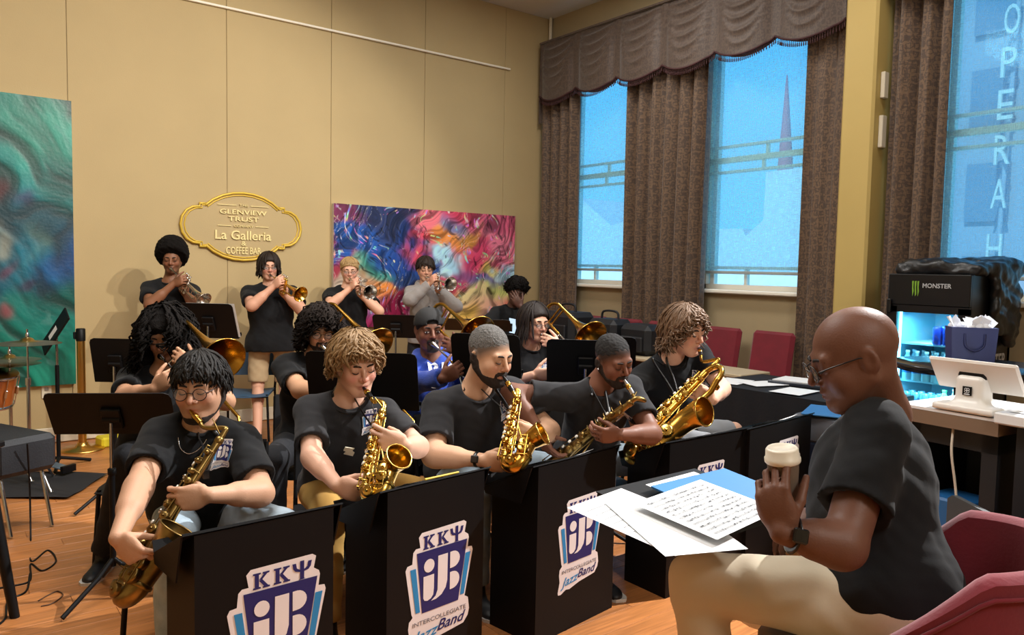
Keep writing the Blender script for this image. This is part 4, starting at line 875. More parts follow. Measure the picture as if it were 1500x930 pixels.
def trumpet(label, M, Bc, m, up=(0, 0, 1), length=.48, group='trumpets of the standing row'):
    M, Bc = V(M), V(Bc); d = nrm(Bc - M); up = V(up); up = nrm(up - d * (up @ d)); sd = np.cross(d, up); t = thing('trumpet', label, 'trumpet', M + d * .2 - up * .1)
    p = lambda x, y, z=0: M + d * x + up * y + sd * z
    MB().lathe(M, [(.0135, 0), (.0135, .006), (.009, .02), (.006, .035), (.005, .075)], d, 14).build('mouthpiece', SILVER, t)
    MB().tube([p(.06, 0), p(.36, 0)] + [p(.36 + .03 * math.sin(a), -.03 + .03 * math.cos(a)) for a in np.linspace(.3, math.pi - .3, 6)] + [p(.36, -.06), p(.22, -.06)], .0062, 9).tube([p(.12, 0, .004), p(.125, -.055, .004)], .0025, 6).tube([p(.33, 0), p(.33, -.06)], .0028, 6).build('leadpipe', m, t)
    L = length; bp = [p(.17, -.06, -.022), p(.10, -.06, -.022)] + [p(.10 - .03 * math.sin(a), -.03 - .03 * math.cos(a), -.022) for a in np.linspace(.3, math.pi - .3, 6)] + [p(.10, 0, -.022)]
    fl = [p(.10 + (L - .10) * u, 0, -.022 + .012 * u) for u in np.linspace(.1, 1, 14)]; rr = [.0062] * 9 + [.0065 + .0565 * (u ** 5.5) + .006 * u for u in np.linspace(.1, 1, 14)]
    b = MB(); b.tube(bp + fl, rr, 20, caps=False); o = b.build('bell', m, t); Rf = frame(d); MB().tube([fl[-1] + (.0688) * (Rf[:, 0] * math.cos(a) + Rf[:, 1] * math.sin(a)) for a in np.linspace(0, 2 * math.pi, 25)[:-1]], .0025, 6, closed=True).build('rim', m, o)
    for i in range(3):
        x = .185 + .028 * i; MB().lathe(p(x, -.10, -.01), [(.007, 0), (.0125, .004), (.0125, .012), (.011, .013), (.011, .135), (.0125, .136), (.0125, .146), (.006, .15)], up, 14).build('valve', m, t); MB().lathe(p(x, .05, -.01), [(.003, 0), (.003, .018), (.009, .019), (.009, .024), (.001, .025)], up, 10).build('valve_button', SILVER, t)
    return dict(root=t, p=p, d=d, up=up, sd=sd)
def trombone(label, M, sdir, side, back=.28, ext=.55, m=BRASS, rb=.108, drop=.0, slide_up=None, bell=.30, upo=.03):
    """sdir slide direction, side towards the bell section"""
    M = V(M); d = nrm(sdir); sd = V(side); sd = nrm(sd - d * (sd @ d)); n = np.cross(d, sd); t = thing('trombone', label, 'trombone', M + d * .3)
    p = lambda x, y, z=0: M + d * x + sd * y + n * z
    MB().lathe(M, [(.019, 0), (.0195, .005), (.013, .03), (.007, .05), (.006, .08)], d, 16).build('mouthpiece', SILVER, t); w = .085; z1 = -.0
    q = lambda x, y, z=0: p(x, y * .0 + 0, 0) - (V(0, 0, 1) - d * d[2]) * y * 1.0 if slide_up is None else p(x, y, z)
    sl = MB().tube([p(.06, 0), p(.62, 0)], .0066, 9).tube([p(.06, w), p(.62, w)], .0066, 9).tube([p(.10, 0), p(.10, w)], .006, 8).build('inner_slide', SILVER, t)
    MB().tube([p(.22, 0), p(.62 + ext * .3, 0)] + [p(.62 + ext * .3 + w / 2 * math.sin(a), w / 2 - w / 2 * math.cos(a)) for a in np.linspace(.2, math.pi - .2, 7)] + [p(.62 + ext * .3, w), p(.22, w)], .0082, 10).tube([p(.25, 0), p(.25, w)], .006, 8).build('outer_slide', m, t)
    u = lambda x, y: p(x, w + y, upo * min(1, max(0, (y) / .1)))
    W2 = .13; bs = [u(.10, 0), u(.02, 0), u(-back, 0)] + [u(-back - W2 / 2 * math.sin(a), W2 / 2 - W2 / 2 * math.cos(a)) for a in np.linspace(.25, math.pi - .25, 8)] + [u(-back, W2), u(-back * .4, W2)]
    k = len(bs); fl = [u(-back * .4 + (bell + back * .4) * x, W2) for x in np.linspace(.08, 1, 16)]; rr = [.0085] * 3 + [.010] * (k - 3) + [.0105 + (rb - .012) * x ** 4.2 + .008 * x for x in np.linspace(.08, 1, 16)]
    b = MB(); b.tube(bs + fl, rr, 22, caps=False); o = b.build('bell', m, t); Rf = frame(d); MB().tube([fl[-1] + rr[-1] * (Rf[:, 0] * math.cos(a) + Rf[:, 1] * math.sin(a)) for a in np.linspace(0, 2 * math.pi, 29)[:-1]], .003, 6, closed=True).build('rim', m, o)
    MB().tube([u(-back * .7, 0), u(-back * .7, W2)], .006, 8).tube([u(-.02, 0), u(-.02, W2)], .006, 8).build('brace', m, t)
    return dict(root=t, p=p, d=d, sd=sd, n=n)
# ------------------------------------------------------------------ the saxophone row
HBLK = mat('black_hair', '#120e0c', .6, bump=.3, bscale=120, spec=.3); HDRK = mat('dark_brown_hair', '#241913', .6, bump=.3, bscale=120, spec=.3); HBLD = mat('dark_blond_hair', '#8d6e48', .5, bump=.3, bscale=120); HBRN = mat('light_brown_hair', '#6a4f38', .5, bump=.3, bscale=120); HGRY = mat('cropped_grey_hair', '#686562', .8, bump=.8, bscale=300, vary=.6, vscale=210); HAFRO = mat('matte_black_curls', '#120f0e', .95, bump=.8, bscale=160, spec=.15); HBUZ = mat('cropped_black_hair', '#141212', .85, bump=.5, bscale=420)
def mk_hair(mt, cap=None, lk=None, h=.006, name='hair'):
    def fn(D):
        H = D['H']; f = None; m = MB()
        if cap is not None:
            f = Fld(); c = dict(cap); extra = c.pop('extra', []); blobs = c.pop('blobs', []); hair_cap(f, H, **{k: v for k, v in c.items() if k != 'noise'})
            for (x, y, z, r) in blobs: f.ell(H.pt(x, y, z), V(r) * H.s, H.M, .03)
            for (x, y, z, r) in extra: f.ell(H.pt(x, y, z), V(r) * H.s, H.M, .02, 's')
            if c.get('noise'): a, fr = c['noise']; f.disp = lambda P: (a * wob(P, fr, .4) + a * .6 * wob(P, fr * 2.1, 1.4)).astype(np.float32); f.dm = a * 2.5
        for l in (lk or []): locks(m, H, **l)
        D['hair_o'] = join_hair(name, f, h, m, mt, D['root'])
    return fn
def h_crop(mt, k=1.0):
    def fn(D):
        H = D['H']; f = Fld(); f.ell(H.pt(0, -.02, .043 + .003 * (1 - k)), V(.0775, .096, .083 * k + .005) * H.s, H.M); f.disp = lambda P: (.0022 * wob(P, 190, .4)).astype(np.float32); f.dm = .004; f.build('hair', .0042, mt, D['root'])
    return fn
FACE = [(0, .13, -.03, (.066, .085, .085))]
def strap(D, hook):
    N, up, lat, fw = D['N'], D['up'], D['lat'], D['fw']; S = D['shirt']; mb = MB()
    for q in (1, -1):
        p1 = N + up * .03 + lat * q * .07 + fw * .02; g = np.array([p1 * (1 - u) + hook * u + fw * .3 for u in (.12, .3, .48, .66)]); pr = S.project(g, -fw, .45) + fw * .007
        mb.tube(spline([N + up * .055 + lat * q * .05 - fw * .03, p1, pr[0], pr[1], pr[2], pr[3] * .55 + (hook * .66 + p1 * .34) * .45, hook], 4), .009, 6, flat=.3)
    mb.box(hook, (.02, .02, .03)); mb.build('neck_strap', EBON, D['root'])
def chainlet(D, r=.075, drop=.045):
    N, up, lat, fw = D['N'], D['up'], D['lat'], D['fw']; P = np.array([N + lat * r * math.sin(a) * .8 + up * (.02 - drop * max(0, math.cos(a)) * 1.6) + fw * .3 for a in np.linspace(-1.15, 1.15, 14)])
    pr = D['shirt'].project(P, -fw, .5) + fw * .004; MB().tube(list(pr), .0022, 6).build('necklace', SILVER, D['root'])
def watch(D, sd, m=EBON, strapm=EBON, big=1):
    E, W = D['arms'][sd]; d = nrm(W - E); p = W - d * .025; R = frame(d); t = MB().tube([p + .031 * big * (R[:, 0] * math.cos(a) + R[:, 1] * math.sin(a) * 1.0) for a in np.linspace(0, 6.2832, 21)[:-1]], .011, 6, closed=True, flat=.3)
    c = nrm(EYE - p); c = nrm(c - d * (c @ d)); t.box(p + c * .034 * big, (.034, .036, .012), np.array([np.cross(c, d), d, c]).T, bev=.004); t.build('wristwatch', strapm, D['root'])
BEARD = mat('dark_beard', '#2a1f1a', .9, bump=.5, bscale=400)
# 1 -------- tenor saxophone, nearest the drums
D1 = person('man in round wire glasses playing the tenor saxophone beside the drum gear', head=(294, 566, 3.12), look=(2, 10, -2), neck=(294, 624, 3.17), hip=(292, None, 3.22), yaw=4, skin='#c4977b', lip='#a8645c', sw=.185, fat=1.2, arm=1.12, hs=1.12, headfat=1.12, kdir=((-.3, -1), (.25, -1)), trousers=DENIM, glasses=(GLASSR, .0235, .9), emb=(.125, .06, .105), beard=(BEARD, 'jaw'), stub=.25, sleeve=.74, nz=1.03,
    hair=mk_hair(HBLK, dict(o=.014, fz=.062, nz=-.075), [dict(n=520, front=66, side=93, back=112, r=.0062, amp=.008, freq=2, off=.016, seed=11, th0=(0, 45))]),
    hands=dict(R=dict(T=at(205, 810, 2.60), fd=cv(.75, -.6, .15), pn=cv(.2, .1, -.95), hint=cv(-1, -.4, -.4), curl=(42, 44, 46, 50), gap=.02, thumb=(.1, .5, .9)), L=dict(T=at(272, 729, 2.80), fd=cv(-.95, -.1, .2), pn=cv(-.1, -.1, -1), hint=cv(1, -.8, -.2), curl=(35, 40, 42, 45), gap=.025, thumb=(.25, .45, .9))))
T0, B0 = at(319, 648, 2.92), at(188, 848, 2.66)
X1 = sax('aged brass tenor saxophone held by the man in round wire glasses', D1['H'].pt(0, .104, -.064), T0, B0, cv(.72, .0, .68), nrm(T0 - B0) * .9 + cv(.25, .2, .3), 'tenor', BRASSD, mp=BRASS)
strap(D1, T0 * .78 + B0 * .22 - X1['fr'] * .03); chainlet(D1)
# 2 -------- alto, wavy blond
D2 = person('young man with swept dark blond hair and mustard trousers playing alto saxophone', head=(521, 532, 3.40), look=(33, 20, -4), neck=(510, 588, 3.47), hip=(500, None, 3.60), yaw=14, skin='#dcae96', lip='#b8685f', sw=.185, fat=1.08, trousers=TAN, emb=(.10, .045, .10), shirt=SH_G, sleeve=.74, hs=1.10, hot=.6, stub=.1, kdir=((-.35, -1), (.5, -1)),
    hair=mk_hair(HBLD, dict(o=.020, fz=.066, nz=-.10), [dict(n=560, front=60, side=106, back=124, hang=(0, .01, .02), r=.0066, amp=.011, freq=3, off=.024, seed=5, th0=(2, 55))]),
    hands=dict(R=dict(T=at(528, 716, 3.04), fd=cv(.92, -.2, .25), pn=cv(.25, .1, -.95), hint=cv(-1, -.7, .1), curl=(25, 30, 35, 40), thumb=(.2, .5, .9)), L=dict(T=at(563, 643, 3.10), fd=cv(-.9, .3, .2), pn=cv(-.3, 0, -.95), hint=cv(1, -.8, 0), curl=(35, 40, 42, 45), gap=.025, thumb=(.25, .45, .9))))
T0, B0 = at(560, 606, 3.20), at(537, 716, 2.96)
X2 = sax('bright gold alto saxophone held by the man with dark blond hair', D2['H'].pt(0, .104, -.064), T0, B0, cv(.9, .1, .45), cv(.5, .35, .8), 'alto', BRASSL)
strap(D2, T0 * .7 + B0 * .3 - X2['fr'] * .025); E_ = MB(); nb = D2['N'] - D2['up'] * .155 - D2['lat'] * .015; q = D2['shirt'].project(np.array([nb + D2['fw'] * .3]), -D2['fw'], .5)[0] + D2['fw'] * .012
E_.prism([(-.022, -.012), (.018, -.022), (.024, -.004), (.012, .004), (.022, .018), (-.018, .024), (-.024, .006), (-.012, 0)], 0, .006, q, -D2['lat'], D2['up']); E_.build('pendant', mat('pale_pendant', '#e6dcc4', .5), D2['root'])
# 3 -------- alto, cropped grey hair
D3 = person('broad man with cropped grey hair and a dark beard playing alto saxophone', head=(718, 521, 3.67), look=(46, 16, 0), neck=(698, 572, 3.77), hip=(690, None, 4.00), yaw=24, skin='#c99e80', lip='#a96a5e', sw=.215, fat=1.32, arm=1.2, trousers=DENIM, emb=(.12, .055, .10), shirt=SH_G, beard=(BEARD, 'full'), sleeve=.74, headfat=1.08, hs=1.12, kdir=((-.3, -1), (.7, -.8)),
    scalp='#4a4542', hair=h_crop(HGRY),
    hands=dict(R=dict(T=at(738, 675, 3.42), fd=cv(.95, -.1, .2), pn=cv(.25, .1, -.95), hint=cv(-1, -.6, .2), curl=(20, 25, 30, 35), thumb=(.2, .5, .9)), L=dict(T=at(760, 631, 3.49), fd=cv(-.85, .35, .3), pn=cv(-.3, 0, -.95), hint=cv(1, -.8, 0), curl=(35, 40, 42, 45), gap=.025, thumb=(.25, .45, .9))))
T0, B0 = at(758, 584, 3.58), at(741, 672, 3.33)
X3 = sax('gold alto saxophone held by the man with cropped grey hair', D3['H'].pt(0, .104, -.064), T0, B0, cv(.9, .05, .45), cv(.85, .3, .5), 'alto', BRASS)
strap(D3, T0 * .7 + B0 * .3 - X3['fr'] * .025); watch(D3, 1)
# 4 -------- tenor, leaning
D4 = person('man with cropped black hair leaning over a tenor saxophone in the front row', head=(899, 527, 3.72), look=(30, 22, -8), neck=(879, 566, 3.82), hip=(864, None, 4.24), yaw=14, skin='#7a5140', lip='#7c4a44', sw=.19, fat=1.08, arm=1.05, trousers=DENIM, emb=(.085, .10, .085), shirt=SH_G, beard=(BEARD, 'full'), shrug=.02, sleeve=.66, kdir=((-.35, -1), (.6, -.8)),
    scalp='#151210', hair=h_crop(HBUZ, .9),
    hands=dict(R=dict(T=at(810, 657, 3.66), fd=cv(.35, -.9, .2), pn=cv(.8, .1, -.5), hint=cv(-1, .2, .1), curl=(30, 34, 38, 42), thumb=(.2, .5, .9)), L=dict(T=at(880, 634, 3.54), fd=cv(-.85, .0, .3), pn=cv(-.2, .35, -.9), hint=cv(1, -.8, 0), curl=(40, 44, 46, 48), gap=.025, thumb=(.25, .45, .9))))
T0, B0 = at(921, 592, 3.56), at(800, 686, 3.72)
X4 = sax('gold tenor saxophone held by the leaning man with cropped black hair', D4['H'].pt(0, .104, -.064), T0, B0, cv(-.1, -.9, .3), cv(.1, -.3, .9), 'tenor', BRASSD, mp=SILVER, mpdir=cv(.45, -.8, .4))
strap(D4, T0 * .75 + B0 * .25 - X4['fr'] * .03); MB().ell(D4['H'].pt(.083, -.004, -.036), .006).build('earring', SILVER, D4['root'])
# 5 -------- baritone
D5 = person('young man with wavy light brown hair playing the large baritone saxophone', head=(1003, 484, 4.35), look=(40, 15, -4), neck=(982, 524, 4.42), hip=(985, None, 4.85), yaw=18, skin='#d3a48b', lip='#b06a60', sw=.205, fat=1.1, trousers=GREYP, emb=(.10, .10, .085), legs='shorts', sleeve=.72, kdir=((.12, -1), (1, -.35)), hs=1.12,
    hair=mk_hair(HBRN, dict(o=.018, fz=.066, nz=-.10), [dict(n=540, front=58, side=108, back=124, hang=(0, .06, .075), r=.0066, amp=.013, freq=3.5, off=.024, seed=8, th0=(2, 55))]),
    hands=dict(R=dict(T=at(940, 624, 3.92), fd=cv(.25, -.95, .2), pn=cv(.75, .1, -.6), hint=cv(-1, -.2, .1), curl=(28, 30, 34, 36), thumb=(.2, .5, .9)), L=dict(T=at(1020, 574, 4.10), fd=cv(-.85, .4, .2), pn=cv(-.3, .2, -.9), hint=cv(1, -.8, 0), curl=(35, 40, 42, 45), thumb=(.25, .45, .9))))
T0, B0 = at(1034, 545, 4.08), at(930, 650, 3.98)
X5 = sax('large brass baritone saxophone with looped top held by the man with wavy hair', D5['H'].pt(0, .104, -.064), T0, B0, cv(.5, -.4, .78), cv(.45, .0, .9), 'bari', BRASS, keym=BRASSL)
strap(D5, T0 * .6 + B0 * .4 - X5['fr'] * .04)
# ------------------------------------------------------------------ the trombone row
GT = None
D6 = person('player with very long black curly hair playing trombone behind the tenor saxophonist', head=(243, 494, 4.1), look=(6, 20, 0), neck=(240, 548, 4.12), hip=(228, 667, 4.2), yaw=8, skin='#b08468', sw=.185, fat=1.1, h=.0065, knees=((186, 672, 3.85), (262, 685, 3.82)), feet=(onfloor(150, 812, .09), onfloor(232, 800, .09)), sleeve=.7,
    hair=mk_hair(HAFRO, dict(o=.045, fz=.07, nz=-.2, noise=(.008, 55), blobs=[(.115, -.02, -.10, (.06, .075, .15)), (-.115, -.02, -.10, (.06, .075, .15)), (.13, .02, -.2, (.05, .06, .1)), (-.13, .0, -.2, (.06, .06, .1)), (0, -.09, -.12, (.14, .06, .18))], extra=[(.01, .15, -.045, (.062, .1, .075))]), [dict(n=560, front=72, side=110, back=125, hang=(.0, .26, .34), r=.009, amp=.022, freq=5, off=.06, seed=3, th0=(0, 60), curl=True, skip=lambda p: abs(p) < .5)], h=.009),
    hands=dict(R=dict(T=at(252, 552, 3.72), fd=cv(.75, .55, .2), pn=cv(.4, .2, -.9), hint=cv(-1, -.6, .2), curl=(60, 65, 65, 65)), L=dict(T=at(260, 522, 3.88), fd=cv(-.7, .5, .2), pn=cv(-.5, 0, -.85), hint=cv(1, -.8, 0), curl=(45, 50, 55, 55))))
R6 = trombone('brass trombone with its slide down, played by the long curly haired player', D6['H'].pt(0, .102, -.064), toward(D6['H'].pt(0, .102, -.064), 286, 580, .45) - D6['H'].pt(0, .102, -.064), cv(.84, .54, 0), back=.16, bell=.44)
D7 = person('man with a big dark curly mop and glasses playing trombone behind a stand', head=(470, 485, 4.45), look=(20, 12, 0), neck=(463, 526, 4.5), hip=(455, 650, 4.55), yaw=14, skin='#c49778', sw=.19, fat=1.15, arm=1.1, h=.0065, glasses=(EBON, .022, .85), beard=(BEARD, 'full'), sleeve=.72,
    hair=mk_hair(mat('dark_brown_curls', '#1a1310', .85, bump=.4, bscale=140, spec=.2), dict(o=.032, fz=.072, nz=-.12, noise=(.006, 70), extra=[(0, .14, -.03, (.07, .085, .085))]), [dict(n=420, front=64, side=112, back=126, hang=(0, .05, .07), r=.009, amp=.022, freq=4.5, off=.044, seed=4, th0=(0, 70), curl=True)], h=.008),
    hands=dict(R=dict(T=at(512, 572, 4.1), fd=cv(.9, 0, .3), pn=cv(.2, .3, -.9), hint=cv(-1, -.6, .1), curl=(50,) * 4), L=dict(T=at(491, 509, 4.25), fd=cv(-.85, .2, .2), pn=cv(-.3, 0, -.9), hint=cv(1, -.8, 0), curl=(45, 50, 55, 55))))
R7 = trombone('trombone played by the man with curly mop and glasses', D7['H'].pt(0, .102, -.064), toward(D7['H'].pt(0, .102, -.064), 535, 575, .45) - D7['H'].pt(0, .102, -.064), cv(.8, .6, 0), back=.12)
BLUE = mat('blue_fleece', '#1d3f9e', .95, bump=.3, bscale=160, vary=.08, sheen=.3); GREYH = mat('grey_fleece', '#8a8583', .95, bump=.3, bscale=160, vary=.08, sheen=.3); CAPM = mat('black_cap_cloth', '#0d0d10', .85, bump=.2, bscale=250)
def hatfn(D):
    H = D['H']; f = Fld(); f.ell(H.pt(0, -.012, .036), V(.092, .112, .092) * H.s, H.M); f.plane(H.pt(0, .07, .036), H.M @ V(0, .18, -1), .006); f.ell(H.pt(0, -.012, .03), V(.084, .104, .084) * H.s, H.M, .002, 's'); f.ell(H.pt(0, .105, .052), V(.034, .05, .017) * H.s, H.M, .006, 's')
    o = f.build('cap', .005, CAPM, D['root']); MB().ell(H.pt(0, -.15, .02), V(.075, .075, .006) * H.s, H.M @ np.array([[1, 0, 0], [0, math.cos(.3), -math.sin(.3)], [0, math.sin(.3), math.cos(.3)]])).build('brim', CAPM, o); MB().ell(H.pt(0, -.012, .128), .008).build('button', CAPM, o)
    mk_hair(HBUZ, dict(o=.004, fz=.045, nz=-.06), h=.007)(D)
D8 = person('man in a bright blue hoodie and backwards black cap playing trombone', head=(630, 482, 4.6), look=(16, 10, -3), neck=(632, 529, 4.65), hip=(628, 655, 4.7), yaw=10, skin='#6e4636', lip='#7a4640', sw=.20, fat=1.25, arm=1.1, h=.0065, shirt=BLUE, longsleeve=True, hoodie=True, beard=(BEARD, 'goatee'), hair=hatfn, eyes='open', headfat=1.12, hs=1.04,
    hands=dict(R=dict(T=at(671, 540, 4.2), fd=cv(.8, .45, .2), pn=cv(.3, .3, -.9), hint=cv(-1, -.8, .3), curl=(50,) * 4), L=dict(T=at(656, 506, 4.38), fd=cv(-.8, .4, .2), pn=cv(-.4, 0, -.9), hint=cv(1, -.8, 0), curl=(45, 50, 55, 55))))
R8 = trombone('trombone played by the man in the blue hoodie', D8['H'].pt(0, .102, -.064), toward(D8['H'].pt(0, .102, -.064), 692, 560, .45) - D8['H'].pt(0, .102, -.064), cv(.6, .8, 0), back=.1, bell=.28)
tx = MB(); add_text(tx, 'RIC', (0, 0, 0), (1, 0, 0), (0, 1, 0), 1, 0, width=.21, height=.085, bold=.03); O = D8['N'] - D8['up'] * .075 + D8['fw'] * .35 - D8['lat'] * .075
for i, z_ in enumerate((0, 1)):
    b2 = MB(); b2.f, b2.m, b2.s = [list(f) for f in tx.f], list(tx.m), list(tx.s); k = 1.0; pts = np.array([O - D8['lat'] * p[0] + D8['up'] * (p[1]) for p in tx.v]); pp = D8['shirt'].project(pts, -D8['fw'], .5) + D8['fw'] * .010; b2.v = [tuple(p) for p in pp]
    if i == 0: b2.build('lettering', mat('hoodie_letter_white', '#d9dce4', .8), D8['shirt_o'])
D9 = person('player with long straight dark hair and glasses playing trombone before the black bags', head=(783, 472, 5.1), look=(34, 12, 0), neck=(777, 512, 5.15), hip=(768, 623, 5.2), yaw=18, skin='#cf9f86', sw=.165, fat=1.05, h=.0065, glasses=(GLASSR, .021, .8), emb=(.07, .10, .085), sleeve=.74, stub=0,
    hair=mk_hair(mat('straight_dark_hair', '#1c1310', .6, bump=.2, bscale=120, spec=.3), dict(o=.016, fz=.07, nz=-.12, extra=[(0, .135, -.035, (.062, .085, .09))]), [dict(n=300, front=82, side=112, back=124, hang=(.02, .16, .2), r=.009, amp=.004, freq=1, off=.02, seed=6, th0=(0, 30), skip=lambda p: abs(p) < .95)], h=.007),
    hands=dict(R=dict(T=at(803, 545, 4.75), fd=cv(.95, .1, .2), pn=cv(.2, .3, -.9), hint=cv(-1, -.9, .2), curl=(50,) * 4), L=dict(T=at(799, 499, 4.88), fd=cv(-.8, .4, .2), pn=cv(-.4, 0, -.9), hint=cv(1, -.8, 0), curl=(45, 50, 55, 55))))
R9 = trombone('brass trombone played by the person with long straight hair', D9['H'].pt(0, .102, -.064), toward(D9['H'].pt(0, .102, -.064), 845, 548, .45) - D9['H'].pt(0, .102, -.064), cv(.76, .65, 0), back=.08, bell=.32)
D10 = person('seated young man in black resting a hand over his mouth in the back corner', head=(757, 427, 7.3), look=(8, 24, 4), neck=(753, 451, 7.4), hip=(752, 530, 7.45), yaw=8, skin='#50352b', sw=.185, h=.008, sleeve=.75,
    hair=mk_hair(HAFRO, dict(o=.03, fz=.066, nz=-.07, noise=(.007, 60)), [dict(n=130, front=60, side=85, back=105, r=.009, amp=.014, freq=3, off=.03, seed=2, th0=(0, 60), curl=True)], h=.008),
    hands=dict(R=dict(T=at(748, 481, 7.05), fd=cv(.8, -.3, .4), pn=cv(.1, -.8, -.3), hint=cv(-1, -.5, 0), curl=(20,) * 4), L=dict(T=at(755, 437, 7.12), fd=cv(-.55, .8, .1), pn=cv(0, .1, -1), hint=cv(1, -.9, .3), curl=(25, 25, 25, 30))))
# ------------------------------------------------------------------ the trumpet row
def tp(D, label, d, m, up=(0, 0, 1)):
    M = D['H'].pt(0, .102, -.063); d = nrm(d); return trumpet(label, M, M + d * .48, m, up)
def tp_hands(H, d, rh, lh):
    M = H.pt(0, .102, -.063); d = nrm(d); up = nrm(V(0, 0, 1) - d * d[2]); s = np.cross(d, up)
    return dict(R=dict(T=M + d * .205 + up * .02 + s * .012, fd=nrm(up * .75 + d * .45 - s * .2), pn=-s, hint=rh, curl=(50, 55, 55, 60), gap=.022), L=dict(T=M + d * .215 - up * .05 - s * .03, fd=nrm(up * .55 + d * .55), pn=s, hint=lh, curl=(55, 60, 60, 62), gap=.022))
def std(label, head, look, neck, hip, bell, tlabel, tm, rh=cv(-1, -.8, .1), lh=cv(1, -.9, .1), **kw):
    M_ = Head(at(*head), *look, sc=kw.get('hs', 1.0)).pt(0, .102, -.063); d = nrm(toward(M_, *bell, .48) - M_); h = tp_hands(Head(at(*head), *look, sc=kw.get('hs', 1.0)), d, rh, lh); D = person(label, head=head, look=look, neck=neck, hip=hip, hands=h, legs='stand', h=.007, **kw); tp(D, tlabel, d, tm); return D
TR = mat('silver_plate', '#cfcac4', .22, 1.0)
D11 = std('man with a rounded black afro playing a silver trumpet', (252, 379, 6.6), (17, 14, 0), (250, 415, 6.63), (248, 497, 6.66), (297, 440), 'silver trumpet of the man with the afro', TR, yaw=10, skin='#84583f', sw=.195, stub=.5,
    hair=mk_hair(HAFRO, dict(o=.058, fz=.085, nz=-.14, noise=(.005, 95), cz=.05, extra=[(0, .15, -.04, (.07, .085, .095)), (0, .05, -.13, (.075, .12, .09))]), h=.007))
D12 = std('young man with chin length hair and khaki shorts playing a brass trumpet', (394, 390, 7.05), (24, 12, 0), (396, 421, 7.08), (398, 498, 7.1), (439, 431), 'brass trumpet of the man in khaki shorts', BRASSL, yaw=14, skin='#cf9c83', hot=.5, sw=.21, fat=1.18, arm=1.08, trousers=KHAKI, glasses=(GLASSR, .02, .8), feet=(onfloor(377, 638, .09), onfloor(413, 640, .09)),
    hair=mk_hair(HDRK, dict(o=.016, fz=.068, nz=-.11), [dict(n=240, front=80, side=110, back=122, hang=(0, .05, .06), r=.009, amp=.004, freq=1, off=.02, seed=16, th0=(0, 35), skip=lambda p: abs(p) < .45)], h=.007), shoe=(SHOE, SOLE))
D13 = std('young man with short blond hair and glasses playing a silver trumpet', (512, 396, 7.6), (14, 14, 0), (510, 424, 7.62), (511, 492, 7.65), (541, 428), 'silver trumpet of the short haired blond man', TR, yaw=8, skin='#dba98f', hot=.3, sw=.195, fat=1.05, glasses=(GLASSR, .02, .75),
    hair=mk_hair(mat('short_blond_hair', '#a98a5c', .5, bump=.3, bscale=120), dict(o=.014, fz=.066, nz=-.06), [dict(n=160, front=50, side=64, back=85, r=.0065, amp=.006, freq=1, off=.016, seed=21, th0=(0, 30))], h=.007))
D14 = std('young man in a grey hoodie playing a trumpet before the abstract canvas', (623, 394, 8.0), (15, 14, 0), (624, 421, 8.02), (624, 488, 8.05), (659, 416), 'silver trumpet of the man in the grey hoodie', TR, yaw=8, skin='#c99a80', sw=.175, shirt=GREYH, longsleeve=True, hoodie=True,
    hair=mk_hair(HDRK, dict(o=.016, fz=.07, nz=-.075), [dict(n=160, front=72, side=98, back=108, r=.009, amp=.006, freq=1, off=.018, seed=31, th0=(0, 35), skip=lambda p: abs(p) < .25)], h=.007))
# ------------------------------------------------------------------ the conductor
CUP = at(1147, 684, 1.80)
D15 = person('bald man in black T-shirt and beige trousers seated in front conducting with a cup', head=(1250, 523, 1.97), look=(-98, 20, 0), neck=(1287, 606, 2.06), hip=(1292, 868, 1.97), yaw=-118, skin='#6b4636', lip='#70453c', sw=.20, fat=1.22, arm=1.12, hs=1.07, h=.0045, trousers=mat('beige_chino', '#c9bca5', .92, bump=.03, bscale=120, vary=.06), knees=((1110, 880, 2.4), (1024, 852, 2.04)), sleeve=.66, glasses=(EBON, .024, .85), seat=.7, ul=.30, headfat=1.08,
    feet=((*onfloor(1080, 1000, 0)[:2], .40), (*at(1050, 1030, 2.0)[:2], .40)),
    hands=dict(L=dict(T=CUP + cv(-.03, -.05, .028), fd=cv(-.2, .95, -.15), pn=cv(.55, .1, -.8), hint=cv(.6, -1, .5), curl=((30, 45, 30), (32, 48, 30), (36, 50, 32), (40, 52, 34)), thumb=(.5, .75, .5), gap=.016, E=at(1236, 800, 1.76)), R=dict(T=at(1160, 780, 2.1), fd=cv(-.85, -.3, 0), pn=cv(.1, -1, 0), hint=cv(.3, -1, -.5), curl=(30,) * 4)))
watch(D15, -1, big=1.12); MB().tube([D15['tips'][-1][2] * .3 + V(CUP) * .0 + D15['tips'][-1][2] * .7 + cv(0, 0, 0)] * 2, .001, 4) and None
